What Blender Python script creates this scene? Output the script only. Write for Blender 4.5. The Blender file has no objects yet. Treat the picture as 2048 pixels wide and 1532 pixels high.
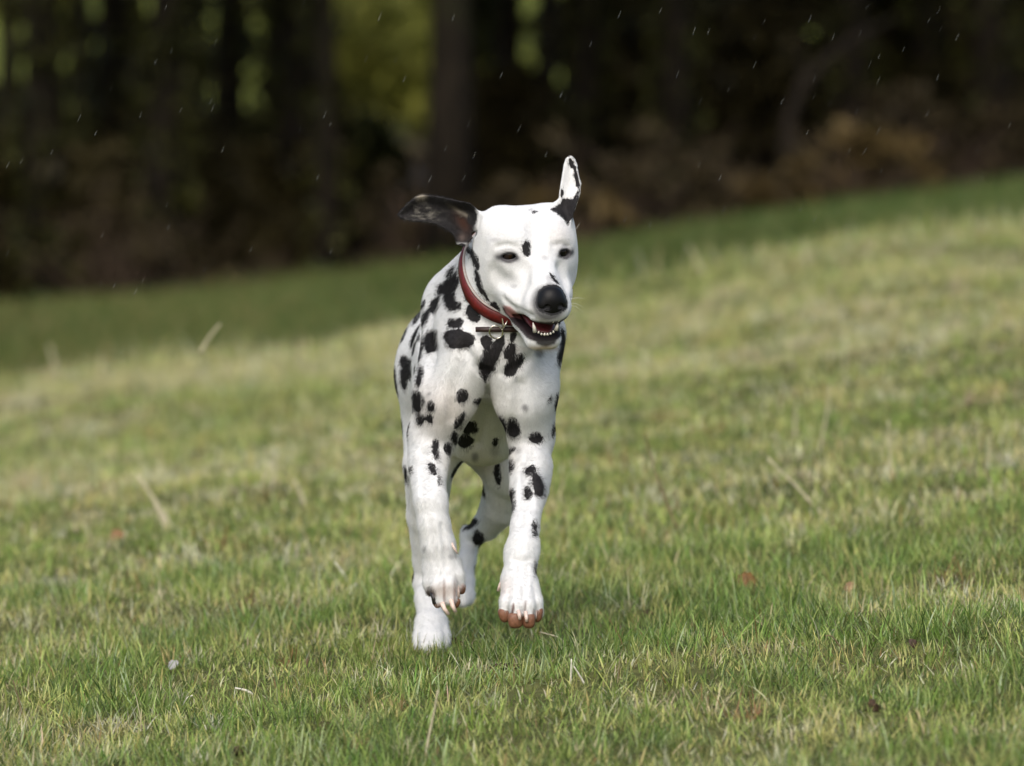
import bpy, math, random
import numpy as np
from mathutils import Vector, Matrix

random.seed(7)
rng = np.random.default_rng(11)
R_ = math.radians
scene = bpy.context.scene
COL = scene.collection

# ------------------------------------------------------------------ camera
F_PX = 14300.0            # focal length counted in 2048-wide pixels
CAM_Y = -11.0
CAM_Z = 1.033
PITCH = math.atan((766 - 10) / F_PX)
cam_d = bpy.data.cameras.new('camera')
cam = bpy.data.objects.new('camera', cam_d)
COL.objects.link(cam)
cam.location = (0, CAM_Y, CAM_Z)
cam.rotation_euler = (math.pi / 2 - PITCH, 0, 0)
cam_d.sensor_width = 36
cam_d.lens = F_PX * 36 / 2048
cam_d.clip_start = 0.5
cam_d.clip_end = 2000
cam_d.dof.use_dof = True
cam_d.dof.focus_distance = 11.0
cam_d.dof.aperture_fstop = 5.6
scene.camera = cam

# ------------------------------------------------------------------ light
SUN_EL, SUN_AZ = R_(46), R_(194)        # high, from behind the photographer, a little to the left
world = bpy.data.worlds.new('World')
scene.world = world
world.use_nodes = True
wn = world.node_tree
wn.nodes.clear()
w_out = wn.nodes.new('ShaderNodeOutputWorld')
w_bg = wn.nodes.new('ShaderNodeBackground')
w_sky = wn.nodes.new('ShaderNodeTexSky')
w_sky.sky_type = 'NISHITA'
w_sky.sun_disc = False
w_sky.sun_elevation = SUN_EL
w_sky.sun_rotation = SUN_AZ
w_sky.air_density = 1.0
w_sky.dust_density = 4.0
w_sky.ozone_density = 0.6
w_bg.inputs['Strength'].default_value = 0.125
wn.links.new(w_sky.outputs[0], w_bg.inputs['Color'])
wn.links.new(w_bg.outputs[0], w_out.inputs['Surface'])

sun_d = bpy.data.lights.new('sun', 'SUN')
sun = bpy.data.objects.new('sun', sun_d)
COL.objects.link(sun)
sun_d.energy = 1.2
sun_d.angle = R_(60)
sun_d.color = (1.0, 0.985, 0.955)
# direction towards the sun: azimuth measured clockwise from +Y
sdir = Vector((math.sin(SUN_AZ) * math.cos(SUN_EL), math.cos(SUN_AZ) * math.cos(SUN_EL), math.sin(SUN_EL)))
sun.rotation_euler = sdir.to_track_quat('Z', 'Y').to_euler()
sun.location = (0, -20, 30)

vs = scene.view_settings
vs.view_transform = 'Standard'
vs.look = 'None'
vs.gamma = 1
vs.exposure = 0.52
vs.use_curve_mapping = False
scene.render.engine = 'CYCLES'
scene.cycles.use_denoising = True
scene.cycles.max_bounces = 6
scene.cycles.transparent_max_bounces = 8

# ------------------------------------------------------------------ helpers
_fw = np.array([0, math.cos(PITCH), -math.sin(PITCH)])
_up = np.array([0, math.sin(PITCH), math.cos(PITCH)])


def at(px, py, y):
    """World point at depth y that the photograph shows at pixel (px, py)."""
    d = _fw + (px - 1024) / F_PX * np.array([1.0, 0, 0]) + (766 - py) / F_PX * _up
    t = (y - CAM_Y) / d[1]
    return np.array([0, CAM_Y, CAM_Z]) + t * d


def m_px(y):
    """Metres per photograph pixel at depth y."""
    return (y - CAM_Y) / F_PX


def project(P):
    q = P - np.array([0, CAM_Y, CAM_Z])
    dz = q @ _fw
    return 1024 + q[:, 0] / dz * F_PX, 766 - (q @ _up) / dz * F_PX, dz


def tag(o, label=None, cat=None, group=None, kind=None):
    for k, v in (('label', label), ('category', cat), ('group', group), ('kind', kind)):
        if v:
            o[k] = v
    return o


def empty(name, loc):
    o = bpy.data.objects.new(name, None)
    COL.objects.link(o)
    o.location = loc
    o.empty_display_size = 0.1
    return o


def world_loc(o):
    p = np.zeros(3)
    while o is not None:
        p += np.array(o.location)
        o = o.parent
    return p


def mesh_obj(name, verts, faces, mat=None, parent=None, smooth=True, origin=None):
    """verts in world coordinates; faces as (n,3) or (n,4) array, or a list of such arrays."""
    verts = np.asarray(verts, dtype=np.float64)
    base = world_loc(parent) if parent is not None else np.zeros(3)
    org = np.zeros(3) if parent is not None else (np.asarray(origin, float) if origin is not None else np.zeros(3))
    V = verts - base - org
    me = bpy.data.meshes.new(name)
    if not isinstance(faces, list):
        faces = [faces]
    faces = [np.asarray(f, dtype=np.int32) for f in faces if len(f)]
    loops = np.concatenate([f.ravel() for f in faces])
    tot = np.concatenate([np.full(len(f), f.shape[1], np.int32) for f in faces])
    start = np.concatenate([[0], np.cumsum(tot)[:-1]]).astype(np.int32)
    me.vertices.add(len(V))
    me.vertices.foreach_set('co', V.astype(np.float32).ravel())
    me.loops.add(len(loops))
    me.loops.foreach_set('vertex_index', loops)
    me.polygons.add(len(tot))
    me.polygons.foreach_set('loop_start', start)
    me.polygons.foreach_set('loop_total', tot)
    if smooth:
        me.polygons.foreach_set('use_smooth', np.ones(len(tot), bool))
    me.update(calc_edges=True)
    me.validate()
    o = bpy.data.objects.new(name, me)
    COL.objects.link(o)
    if parent is not None:
        o.parent = parent
    elif origin is not None:
        o.location = org
    if mat is not None:
        me.materials.append(mat)
    return o


def set_col(o, name, arr):
    arr = np.asarray(arr, np.float32)
    if arr.shape[1] == 3:
        arr = np.concatenate([arr, np.ones((len(arr), 1), np.float32)], 1)
    a = o.data.attributes.new(name, 'FLOAT_COLOR', 'POINT')
    a.data.foreach_set('color', arr.ravel())


def set_val(o, name, arr):
    a = o.data.attributes.new(name, 'FLOAT', 'POINT')
    a.data.foreach_set('value', np.asarray(arr, np.float32))


class NT:
    """Small wrapper to write node trees quickly."""
    def __init__(self, name):
        self.mat = bpy.data.materials.new(name)
        self.mat.use_nodes = True
        self.t = self.mat.node_tree
        self.t.nodes.clear()
        self.out = self.t.nodes.new('ShaderNodeOutputMaterial')

    def n(self, typ, ins=None, **props):
        nd = self.t.nodes.new(typ)
        for k, v in props.items():
            setattr(nd, k, v)
        for k, v in (ins or {}).items():
            s = nd.inputs[k]
            if isinstance(v, bpy.types.NodeSocket):
                self.t.links.new(v, s)
            else:
                s.default_value = v
        return nd

    def math(self, op, a, b=0.0, c=0.0):
        return self.n('ShaderNodeMath', {0: a, 1: b, 2: c}, operation=op).outputs[0]

    def mix(self, f, a, b, blend='MIX'):
        return self.n('ShaderNodeMix', {0: f, 6: a, 7: b}, data_type='RGBA', blend_type=blend).outputs[2]

    def sstep(self, v, lo, hi, a=0.0, b=1.0):
        return self.n('ShaderNodeMapRange', {'Value': v, 'From Min': lo, 'From Max': hi, 'To Min': a, 'To Max': b},
                      interpolation_type='SMOOTHSTEP').outputs[0]

    def noise(self, scale, detail=3.0, vec=None, rough=0.55, typ='3D'):
        ins = {'Scale': scale, 'Detail': detail, 'Roughness': rough}
        if vec is not None:
            ins['Vector'] = vec
        return self.n('ShaderNodeTexNoise', ins).outputs[0]

    def surf(self, s):
        self.t.links.new(s, self.out.inputs['Surface'])
        return self.mat


def rgb(r, g, b):
    return (r, g, b, 1.0)


def simple_mat(name, c, rough=0.6, spec=0.4, var=0.15, scale=60, metal=0.0, coat=0.0, bump=0.0):
    k = NT(name)
    tc = k.n('ShaderNodeTexCoord').outputs['Object']
    nz = k.noise(scale, 4, tc)
    f = k.sstep(nz, 0.3, 0.7)
    lo = rgb(*[x * (1 - var) for x in c])
    hi = rgb(*[min(1, x * (1 + var)) for x in c])
    colr = k.mix(f, lo, hi)
    ins = {'Base Color': colr, 'Roughness': rough, 'Specular IOR Level': spec, 'Metallic': metal, 'Coat Weight': coat}
    if bump:
        ins['Normal'] = k.n('ShaderNodeBump', {'Strength': bump, 'Distance': 0.002, 'Height': nz}).outputs[0]
    p = k.n('ShaderNodeBsdfPrincipled', ins)
    return k.surf(p.outputs[0])


# value noise in numpy
_lat = rng.random((256, 256)).astype(np.float32)


def vnoise(x, y, s=1.0, o=1):
    x = np.asarray(x, np.float64); y = np.asarray(y, np.float64)
    r = np.zeros(np.broadcast(x, y).shape)
    a, tot = 1.0, 0.0
    for i in range(o):
        u = x * s + 17.3 * i + 500; v = y * s + 9.1 * i + 500
        iu = np.floor(u).astype(int); iv = np.floor(v).astype(int)
        fu = u - iu; fv = v - iv
        fu = fu * fu * (3 - 2 * fu); fv = fv * fv * (3 - 2 * fv)
        A = _lat[iu % 256, iv % 256]; B = _lat[(iu + 1) % 256, iv % 256]
        C = _lat[iu % 256, (iv + 1) % 256]; D = _lat[(iu + 1) % 256, (iv + 1) % 256]
        r = r + a * ((A * (1 - fu) + B * fu) * (1 - fv) + (C * (1 - fu) + D * fu) * fv)
        tot += a
        a *= 0.5; s *= 2
    return r / tot


def tube(path, radii, sides=8, cap=True):
    """Round tube along a polyline; returns verts, quad faces, tri faces."""
    path = np.asarray(path, float); n = len(path)
    radii = np.broadcast_to(np.asarray(radii, float), (n,))
    T = np.gradient(path, axis=0)
    T /= np.linalg.norm(T, axis=1)[:, None] + 1e-12
    ref = np.array([0, 0, 1.0]) if abs(T[0][2]) < 0.9 else np.array([1.0, 0, 0])
    V = []
    for i in range(n):
        a = ref - T[i] * (ref @ T[i]); a /= np.linalg.norm(a)
        b = np.cross(T[i], a); ref = a
        ang = np.linspace(0, 2 * np.pi, sides, endpoint=False)
        V.append(path[i] + radii[i] * (np.cos(ang)[:, None] * a + np.sin(ang)[:, None] * b))
    V = np.concatenate(V)
    Q = []
    for i in range(n - 1):
        for j in range(sides):
            k = (j + 1) % sides
            Q.append((i * sides + j, i * sides + k, (i + 1) * sides + k, (i + 1) * sides + j))
    Tn = []
    if cap:
        V = np.concatenate([V, path[:1], path[-1:]])
        c0, c1 = n * sides, n * sides + 1
        for j in range(sides):
            k = (j + 1) % sides
            Tn.append((c0, k, j))
            Tn.append((c1, (n - 1) * sides + j, (n - 1) * sides + k))
    return V, np.array(Q), np.array(Tn).reshape(-1, 3)


class Parts:
    """Collects several shapes into one mesh."""
    def __init__(self):
        self.v, self.q, self.t, self.n = [], [], [], 0

    def add(self, V, Q=None, T=None):
        if Q is not None and len(Q): self.q.append(np.asarray(Q) + self.n)
        if T is not None and len(T): self.t.append(np.asarray(T) + self.n)
        self.v.append(np.asarray(V)); self.n += len(V)
        return self

    def build(self, name, mat, parent=None, smooth=True, origin=None):
        f = []
        if self.q: f.append(np.concatenate(self.q))
        if self.t: f.append(np.concatenate(self.t))
        return mesh_obj(name, np.concatenate(self.v), f, mat, parent, smooth, origin)
# =================================================================== TERRAIN
def sst(x, a, b):
    t = np.clip((np.asarray(x, float) - a) / (b - a), 0, 1)
    return t * t * (3 - 2 * t)


_pd = np.array([0, 9, 11.5, 16, 24.2, 26.5, 29.5, 36, 48, 60, 75, 90, 110, 140, 200, 420])
_pz = np.array([-.10, -.02, 0, .00, -.01, -.18, -.62, -.74, -.68, -.62, -.50, .10, 2.6, 7.5, 16, 34])


def ground_z(x, y):
    x = np.asarray(x, float); d = np.asarray(y, float) - CAM_Y
    slope = .07 + .078 * sst(d, 11, 21) - .019 * sst(d, 30, 48)
    lat = np.clip(x, -14, 14) + np.clip(x + 14, -60, 0) * .25 + np.clip(x - 14, 0, 60) * .25
    z = slope * lat * (1 - .6 * sst(d, 60, 100)) + np.interp(d, _pd, _pz)
    ease = (z * 0 + 1)
    near = 1 - sst(d, 26, 34)
    z = z + near * ((vnoise(x, y, 1.6, 2) - .5) * .050 + (vnoise(x + 40, y, 5.0, 2) - .5) * .018)
    z = z + near * sst(d, 17, 23) * ((vnoise(x + 3.1, y, .9, 3) - .5) * .10 + .060 * np.exp(-((x - 1.12) / .36) ** 2) - .035 * np.exp(-((x + .72) / .42) ** 2))
    z = z + (1 - near) * (vnoise(x + 90, y, .35, 3) - .5) * .22
    # level, trodden spot round the standing paw
    return z


def grid_axis(pts):
    out = []
    for (a, b, st) in pts:
        out.append(np.arange(a, b, st))
    out.append([pts[-1][1]])
    return np.concatenate(out)


def ground_hit(px_, py_):
    """Where the line of sight through a picture place meets the turf."""
    ys = np.linspace(-2.5, 20.0, 900)
    p = np.array([at(px_, py_, q) for q in ys])
    return p[np.argmax(p[:, 2] < ground_z(p[:, 0], p[:, 1]))]


# trodden or bare places in the turf: picture place and radius in photo pixels
BARE = [(ground_hit(a, b), c) for a, b, c in ((516, 1436, 26), (480, 1516, 22), (655, 1462, 24), (914, 1298, 20), (1010, 1340, 34), (1745, 1426, 20), (1290, 1236, 22),
                                              (1492, 1188, 18), (1824, 1312, 12), (348, 1354, 12), (1700, 1198, 12))]
gx = grid_axis([(-220, -40, 12), (-40, -9, 1.5), (-9, -3, .3), (-3, 3, .06), (3, 9, .3), (9, 40, 1.5), (40, 220, 12)])
gy = grid_axis([(-13, -3, .07), (-3, 14, .09), (14, 20, .2), (20, 42, .5), (42, 70, 1.2), (70, 140, 5), (140, 405, 20)])
GX, GY = np.meshgrid(gx, gy, indexing='ij')
gV = np.stack([GX.ravel(), GY.ravel(), ground_z(GX.ravel(), GY.ravel())], 1)
ii = np.arange(len(gx) - 1)[:, None] * len(gy) + np.arange(len(gy) - 1)[None]
ii = ii.ravel()
gQ = np.stack([ii, ii + len(gy), ii + len(gy) + 1, ii + 1], 1)

k = NT('turf_soil')
tc = k.n('ShaderNodeTexCoord').outputs['Object']
zone = k.n('ShaderNodeAttribute', attribute_name='zone').outputs['Color']
nz = k.noise(28, 5, tc, .65)
n2 = k.noise(3, 4, tc)
mul = k.sstep(nz, .25, .75, .55, 1.35)
mul = k.math('MULTIPLY', mul, k.sstep(n2, .3, .7, .8, 1.2))
c_ = k.mix(1.0, zone, k.n('ShaderNodeCombineColor', {0: mul, 1: mul, 2: mul}).outputs[0], 'MULTIPLY')
bmp = k.n('ShaderNodeBump', {'Strength': .6, 'Distance': .02, 'Height': nz}).outputs[0]
M_SOIL = k.surf(k.n('ShaderNodeBsdfPrincipled', {'Base Color': c_, 'Roughness': .95, 'Specular IOR Level': .1, 'Normal': bmp}).outputs[0])
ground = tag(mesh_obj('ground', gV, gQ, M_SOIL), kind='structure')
dd = gV[:, 1] - CAM_Y
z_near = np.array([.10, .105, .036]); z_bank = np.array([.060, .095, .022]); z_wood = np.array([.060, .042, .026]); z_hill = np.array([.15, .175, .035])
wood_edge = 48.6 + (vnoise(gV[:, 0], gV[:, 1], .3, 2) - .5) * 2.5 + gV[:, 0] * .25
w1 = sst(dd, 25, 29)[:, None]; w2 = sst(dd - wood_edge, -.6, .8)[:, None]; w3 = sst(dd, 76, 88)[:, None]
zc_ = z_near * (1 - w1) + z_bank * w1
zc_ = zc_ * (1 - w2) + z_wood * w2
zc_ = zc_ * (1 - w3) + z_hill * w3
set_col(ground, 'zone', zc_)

# =================================================================== GRASS
k = NT('grass_blade')
bc = k.n('ShaderNodeAttribute', attribute_name='blade').outputs['Color']
pr = k.n('ShaderNodeBsdfPrincipled', {'Base Color': bc, 'Roughness': .50, 'Specular IOR Level': .35})
tl = k.n('ShaderNodeBsdfTranslucent', {'Color': bc})
M_GRASS = k.surf(k.n('ShaderNodeMixShader', {0: .34, 1: pr.outputs[0], 2: tl.outputs[0]}).outputs[0])


def blades(name, X, Y, L, W, segs, colr, lean=.35, curl=.5, flat=None, seed=1):
    g = np.random.default_rng(seed)
    ok = np.ones(len(X), bool)
    for b, r in BARE:
        ok &= ~((((X - b[0]) ** 2 + ((Y - b[1] + .04) * .45) ** 2) < (r * m_px(b[1]) * 1.05) ** 2) & (g.random(len(X)) < .93))
    X, Y, L, W, colr = X[ok], Y[ok], L[ok], W[ok], colr[ok]
    if flat is not None:
        flat = flat[ok]
    n = len(X)
    Z = ground_z(X, Y) - .004
    az = g.uniform(0, 2 * np.pi, n)
    ln = np.abs(g.normal(0, lean, n)) + .05
    if flat is not None:
        ln = np.where(flat, g.uniform(1.0, 1.45, n), ln)
    cu = g.uniform(.1, 1.0, n) * curl
    dirx, diry = np.cos(az), np.sin(az)
    fa = az + np.pi / 2 + g.normal(0, .5, n)          # facing of the blade's width
    sx, sy = np.cos(fa), np.sin(fa)
    rows = []
    x, y, z = X.copy(), Y.copy(), Z.copy()
    for i in range(segs + 1):
        t = i / segs
        wd = W * (1 - t ** 1.6) * (.75 + .5 * min(t * 3, 1) * .5)
        if i < segs:
            rows.append(np.stack([x - sx * wd / 2, y - sy * wd / 2, z], 1))
            rows.append(np.stack([x + sx * wd / 2, y + sy * wd / 2, z], 1))
        else:
            rows.append(np.stack([x, y, z], 1))
        th = ln + cu * (t + .5 / segs)
        st = L / segs
        x = x + dirx * np.sin(th) * st; y = y + diry * np.sin(th) * st; z = z + np.cos(th) * st
    m = 2 * segs + 1
    V = np.stack(rows, 1).reshape(-1, 3)
    b = (np.arange(n) * m)[:, None]
    Q = [b + np.array([[2 * i, 2 * i + 1, 2 * i + 3, 2 * i + 2]]) for i in range(segs - 1)]
    T = b + np.array([[2 * segs - 2, 2 * segs - 1, 2 * segs]])
    faces = ([np.concatenate(Q)] if Q else []) + [T]
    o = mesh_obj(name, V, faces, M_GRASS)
    tt = np.concatenate([np.repeat(np.arange(segs), 2), [segs]]) / segs
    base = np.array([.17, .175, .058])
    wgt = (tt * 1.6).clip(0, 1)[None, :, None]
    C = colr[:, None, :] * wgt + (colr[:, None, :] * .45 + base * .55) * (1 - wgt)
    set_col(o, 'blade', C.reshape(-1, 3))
    return o


G_A = np.array([.250, .345, .075]); G_B = np.array([.430, .490, .150]); G_C = np.array([.085, .145, .032]); STRAW = np.array([.74, .66, .40]); OLIVE = np.array([.56, .54, .20]); RUST = np.array([.30, .18, .08])


def grass_cols(X, Y, g, dry_bias=0.0):
    n = len(X)
    dry = vnoise(X + 11, Y * .55, .9, 3) * .55 + vnoise(X, Y, 3.3, 2) * .45 + dry_bias
    lush = vnoise(X + 60, Y * .6 + 20, .8, 3)
    r = g.random(n)
    p_straw = np.clip((dry - .40) * 1.9, .09, .55)
    p_olive = np.clip((dry - .28) * 1.2, .12, .36)
    c = np.where((r < p_straw)[:, None], STRAW, np.where((r < p_straw + p_olive)[:, None], OLIVE, G_A))
    gm = g.random(n)
    green = r >= p_straw + p_olive
    c = np.where((green & (gm < .35 + .3 * (lush - .5)))[:, None], G_B, c)
    c = np.where((green & (gm > .80))[:, None], G_C, c)
    c = np.where((g.random(n) < .018)[:, None], RUST, c)
    c = c * g.uniform(.68, 1.28, (n, 1)) * (1 + g.normal(0, .06, (n, 3)))
    return np.clip(c, .005, .7), dry, lush


def scatter(n, d0, d1, half, g, power=1.0):
    """Points over the strip between two distances, thinning out with distance."""
    d = (d0 ** power + (d1 ** power - d0 ** power) * g.random(n)) ** (1 / power)
    x = (g.random(n) * 2 - 1) * half(d)
    return x, d + CAM_Y


halfw = lambda d: d / F_PX * 1024 * 1.12 + .6
g = np.random.default_rng(3)
# close turf
X, Y = scatter(210000, 9.1, 13.6, halfw, g)
C, dry, lush = grass_cols(X, Y, g)
tuft = vnoise(X + 5, Y + 9, 5.0, 2)
L = (.012 + .022 * g.random(len(X)) ** 1.5 + .020 * np.clip(lush - .35, 0, 1) + .085 * np.clip(tuft - .5, 0, 1)) * g.uniform(.6, 1.45, len(X))
C = C * np.where((tuft > .56)[:, None], np.array([[.62, .78, .62]]), 1.0)
L = np.where(g.random(len(X)) < .07, L * 1.9, L)
L = np.clip(L, .010, .075)
W = g.uniform(.0012, .0040, len(X))
bare = vnoise(X + 31, Y + 77, 7.0, 2) < .30
keep = ~(bare & (g.random(len(X)) < .75))
X, Y, L, W, C = X[keep], Y[keep], L[keep], W[keep], C[keep]
o = blades('pasture_grass', X, Y, L, W, 3, C, .70, .9, g.random(len(X)) < .24, 4)
tag(o, kind='stuff')
# a few longer blades round the standing paw
fx, fy = at(864, 1290, .48)[:2]
X = fx + g.normal(0, .05, 260); Y = fy - .06 + g.normal(0, .05, 260)
C, dry, lush = grass_cols(X, Y, g, -.05)
o = blades('pasture_grass', X, Y, g.uniform(.018, .055, 260), g.uniform(.0014, .003, 260), 3, C * .8, .4, .7, None, 44)
tag(o, kind='stuff')
# tufts: blades that share a root, a length and a colour
def tufts(n, per, d0, d1, spread, l0, l1, w0, w1, segs, seed, power=1.0, bias=0.0):
    g = np.random.default_rng(seed)
    X, Y = scatter(n, d0, d1, halfw, g, power)
    C, dry, lush = grass_cols(X, Y, g, bias)
    Lt = g.uniform(l0, l1, n) * g.uniform(.6, 1.1, n) * (.7 + .6 * lush)
    i = np.repeat(np.arange(n), per)
    m = len(i)
    sp = (spread * g.uniform(.4, 1.3, n))[i]
    c = C[i] * g.uniform(.75, 1.22, (m, 1))
    o = blades('grass_tufts', X[i] + g.normal(0, 1, m) * sp, Y[i] + g.normal(0, 1, m) * sp, Lt[i] * g.uniform(.4, 1.15, m), g.uniform(w0, w1, m), segs, c, .55, .9, None, seed + 1)
    tag(o, kind='stuff')


tufts(2300, 24, 9.1, 13.8, .018, .025, .075, .0013, .0034, 3, 61)
tufts(3200, 22, 13.6, 25.2, .030, .03, .085, .0028, .0055, 2, 62, 1.0, .03)
# middle turf
X, Y = scatter(230000, 13.5, 26.0, halfw, g)
C, dry, lush = grass_cols(X, Y, g, .05)
L = np.clip((.014 + .026 * g.random(len(X)) ** 1.4 + .024 * np.clip(lush - .4, 0, 1)), .012, .07)
W = g.uniform(.0030, .0065, len(X))
o = blades('pasture_grass', X, Y, L, W, 2, C, .65, .8, g.random(len(X)) < .2, 5)
tag(o, kind='stuff')
# rank grass on the crest of the field
X, Y = scatter(12000, 20.5, 25.0, halfw, g)
m = vnoise(X + 8, Y, .7, 2) > .42
X, Y = X[m], Y[m]
C = np.where((g.random(len(X)) < .45)[:, None], STRAW * .8, OLIVE) * g.uniform(.7, 1.2, (len(X), 1))
o = blades('tall_crest_grass', X, Y, g.uniform(.03, .085, len(X)), g.uniform(.003, .005, len(X)), 2, C, .35, .8, None, 6)
tag(o, kind='stuff')
X, Y = scatter(5200, 22.6, 24.6, halfw, g)
m = vnoise(X * 1.0 + 18, Y * .3, 2.2, 2) > .52
X, Y = X[m], Y[m]
C, dry, lush = grass_cols(X, Y, g, .12)
o = blades('tall_crest_grass', X, Y, g.uniform(.06, .15, len(X)) * (.4 + vnoise(X + 3, Y, 1.5, 2)), g.uniform(.004, .007, len(X)), 2, C, .35, .8, None, 66)
tag(o, kind='stuff')
# the lower meadow before the wood
hw2 = lambda d: d / F_PX * 1024 * 1.12 + 1.2
X, Y = scatter(120000, 33.0, 50.5, hw2, g)
C = np.where((g.random(len(X)) < .12)[:, None], OLIVE * .6, np.where((g.random(len(X)) < .5)[:, None], np.array([.050, .118, .018]), np.array([.080, .145, .024])))
pt = vnoise(X, Y, .5, 2)[:, None]
C = C * (.55 + .9 * pt) * g.uniform(.75, 1.25, (len(X), 1))
lw = np.clip(.5 - X / 4, 0, 1)[:, None]
C = C * (1 - lw * np.array([-.10, .16, .05]))
o = blades('meadow_grass', X, Y, g.uniform(.06, .16, len(X)), g.uniform(.010, .018, len(X)), 1, C, .4, .5, None, 7)
tag(o, kind='stuff')

# =================================================================== WOOD
def leaf_cloud(centres, radii, count, size, g, squash=.75):
    """Leaf faces spread through a set of clumps; returns verts, quads."""
    ci = g.choice(len(centres), count, p=np.asarray(radii) ** 2 / np.sum(np.asarray(radii) ** 2))
    u = g.normal(size=(count, 3)); u /= np.linalg.norm(u, axis=1)[:, None]
    rr = g.random(count) ** .45
    P = np.asarray(centres)[ci] + u * (rr * np.asarray(radii)[ci])[:, None] * np.array([1, 1, squash])
    a = g.normal(size=(count, 3)); a /= np.linalg.norm(a, axis=1)[:, None]
    b = np.cross(a, g.normal(size=(count, 3))); b /= np.linalg.norm(b, axis=1)[:, None]
    s = (size * g.uniform(.6, 1.3, count))[:, None]
    V = np.stack([P - a * s, P + b * s * .45, P + a * s, P - b * s * .45], 1).reshape(-1, 3)
    Q = np.arange(count * 4).reshape(-1, 4)
    return V, Q


def leaf_mat(name, lo, hi, trans=.25):
    k = NT(name)
    tc = k.n('ShaderNodeTexCoord').outputs['Object']
    r = k.n('ShaderNodeNewGeometry').outputs['Random Per Island']
    c = k.mix(r, rgb(*lo), rgb(*hi))
    c = k.mix(k.sstep(k.noise(.9, 3, tc), .35, .65), k.mix(1.0, c, rgb(.6, .6, .6), 'MULTIPLY'), c)
    p = k.n('ShaderNodeBsdfPrincipled', {'Base Color': c, 'Roughness': .6, 'Specular IOR Level': .2})
    t = k.n('ShaderNodeBsdfTranslucent', {'Color': c})
    return k.surf(k.n('ShaderNodeMixShader', {0: trans, 1: p.outputs[0], 2: t.outputs[0]}).outputs[0])


def bark_mat(name, lo, hi):
    k = NT(name)
    tc = k.n('ShaderNodeTexCoord').outputs['Object']
    v = k.n('ShaderNodeMapping', {'Vector': tc, 'Scale': (9, 9, 1.6)}).outputs[0]
    nz = k.noise(2.0, 6, v, .65)
    moss = k.sstep(k.noise(1.3, 3, tc), .52, .68)
    c = k.mix(k.sstep(nz, .3, .7), rgb(*lo), rgb(*hi))
    c = k.mix(k.math('MULTIPLY', moss, .55), c, rgb(.035, .045, .014))
    b = k.n('ShaderNodeBump', {'Strength': .9, 'Distance': .03, 'Height': nz}).outputs[0]
    return k.surf(k.n('ShaderNodeBsdfPrincipled', {'Base Color': c, 'Roughness': .9, 'Specular IOR Level': .15, 'Normal': b}).outputs[0])


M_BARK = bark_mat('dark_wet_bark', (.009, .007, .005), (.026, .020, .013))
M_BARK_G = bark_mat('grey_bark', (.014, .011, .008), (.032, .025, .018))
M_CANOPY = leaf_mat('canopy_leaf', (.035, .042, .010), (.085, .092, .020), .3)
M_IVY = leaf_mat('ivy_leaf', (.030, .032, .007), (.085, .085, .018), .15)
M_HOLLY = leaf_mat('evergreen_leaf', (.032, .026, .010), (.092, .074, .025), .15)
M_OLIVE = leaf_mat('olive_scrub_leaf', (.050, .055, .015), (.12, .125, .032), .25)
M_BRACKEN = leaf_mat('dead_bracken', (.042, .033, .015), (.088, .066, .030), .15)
M_SPRING = leaf_mat('spring_leaf', (.15, .17, .028), (.31, .31, .06), .4)
M_TWIG = simple_mat('brown_twigs', (.06, .042, .028), .85, .2, .35, 30)
M_GOLD = leaf_mat('dry_gold_stems', (.09, .062, .022), (.17, .12, .045), .25)


def trunk_path(g, base, h, sway):
    n = 9
    t = np.linspace(0, 1, n)
    p = np.stack([base[0] + np.cumsum(g.normal(0, sway, n)) * t, base[1] + np.cumsum(g.normal(0, sway, n)) * t, base[2] - .15 + t * h], 1)
    return p, t


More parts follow.
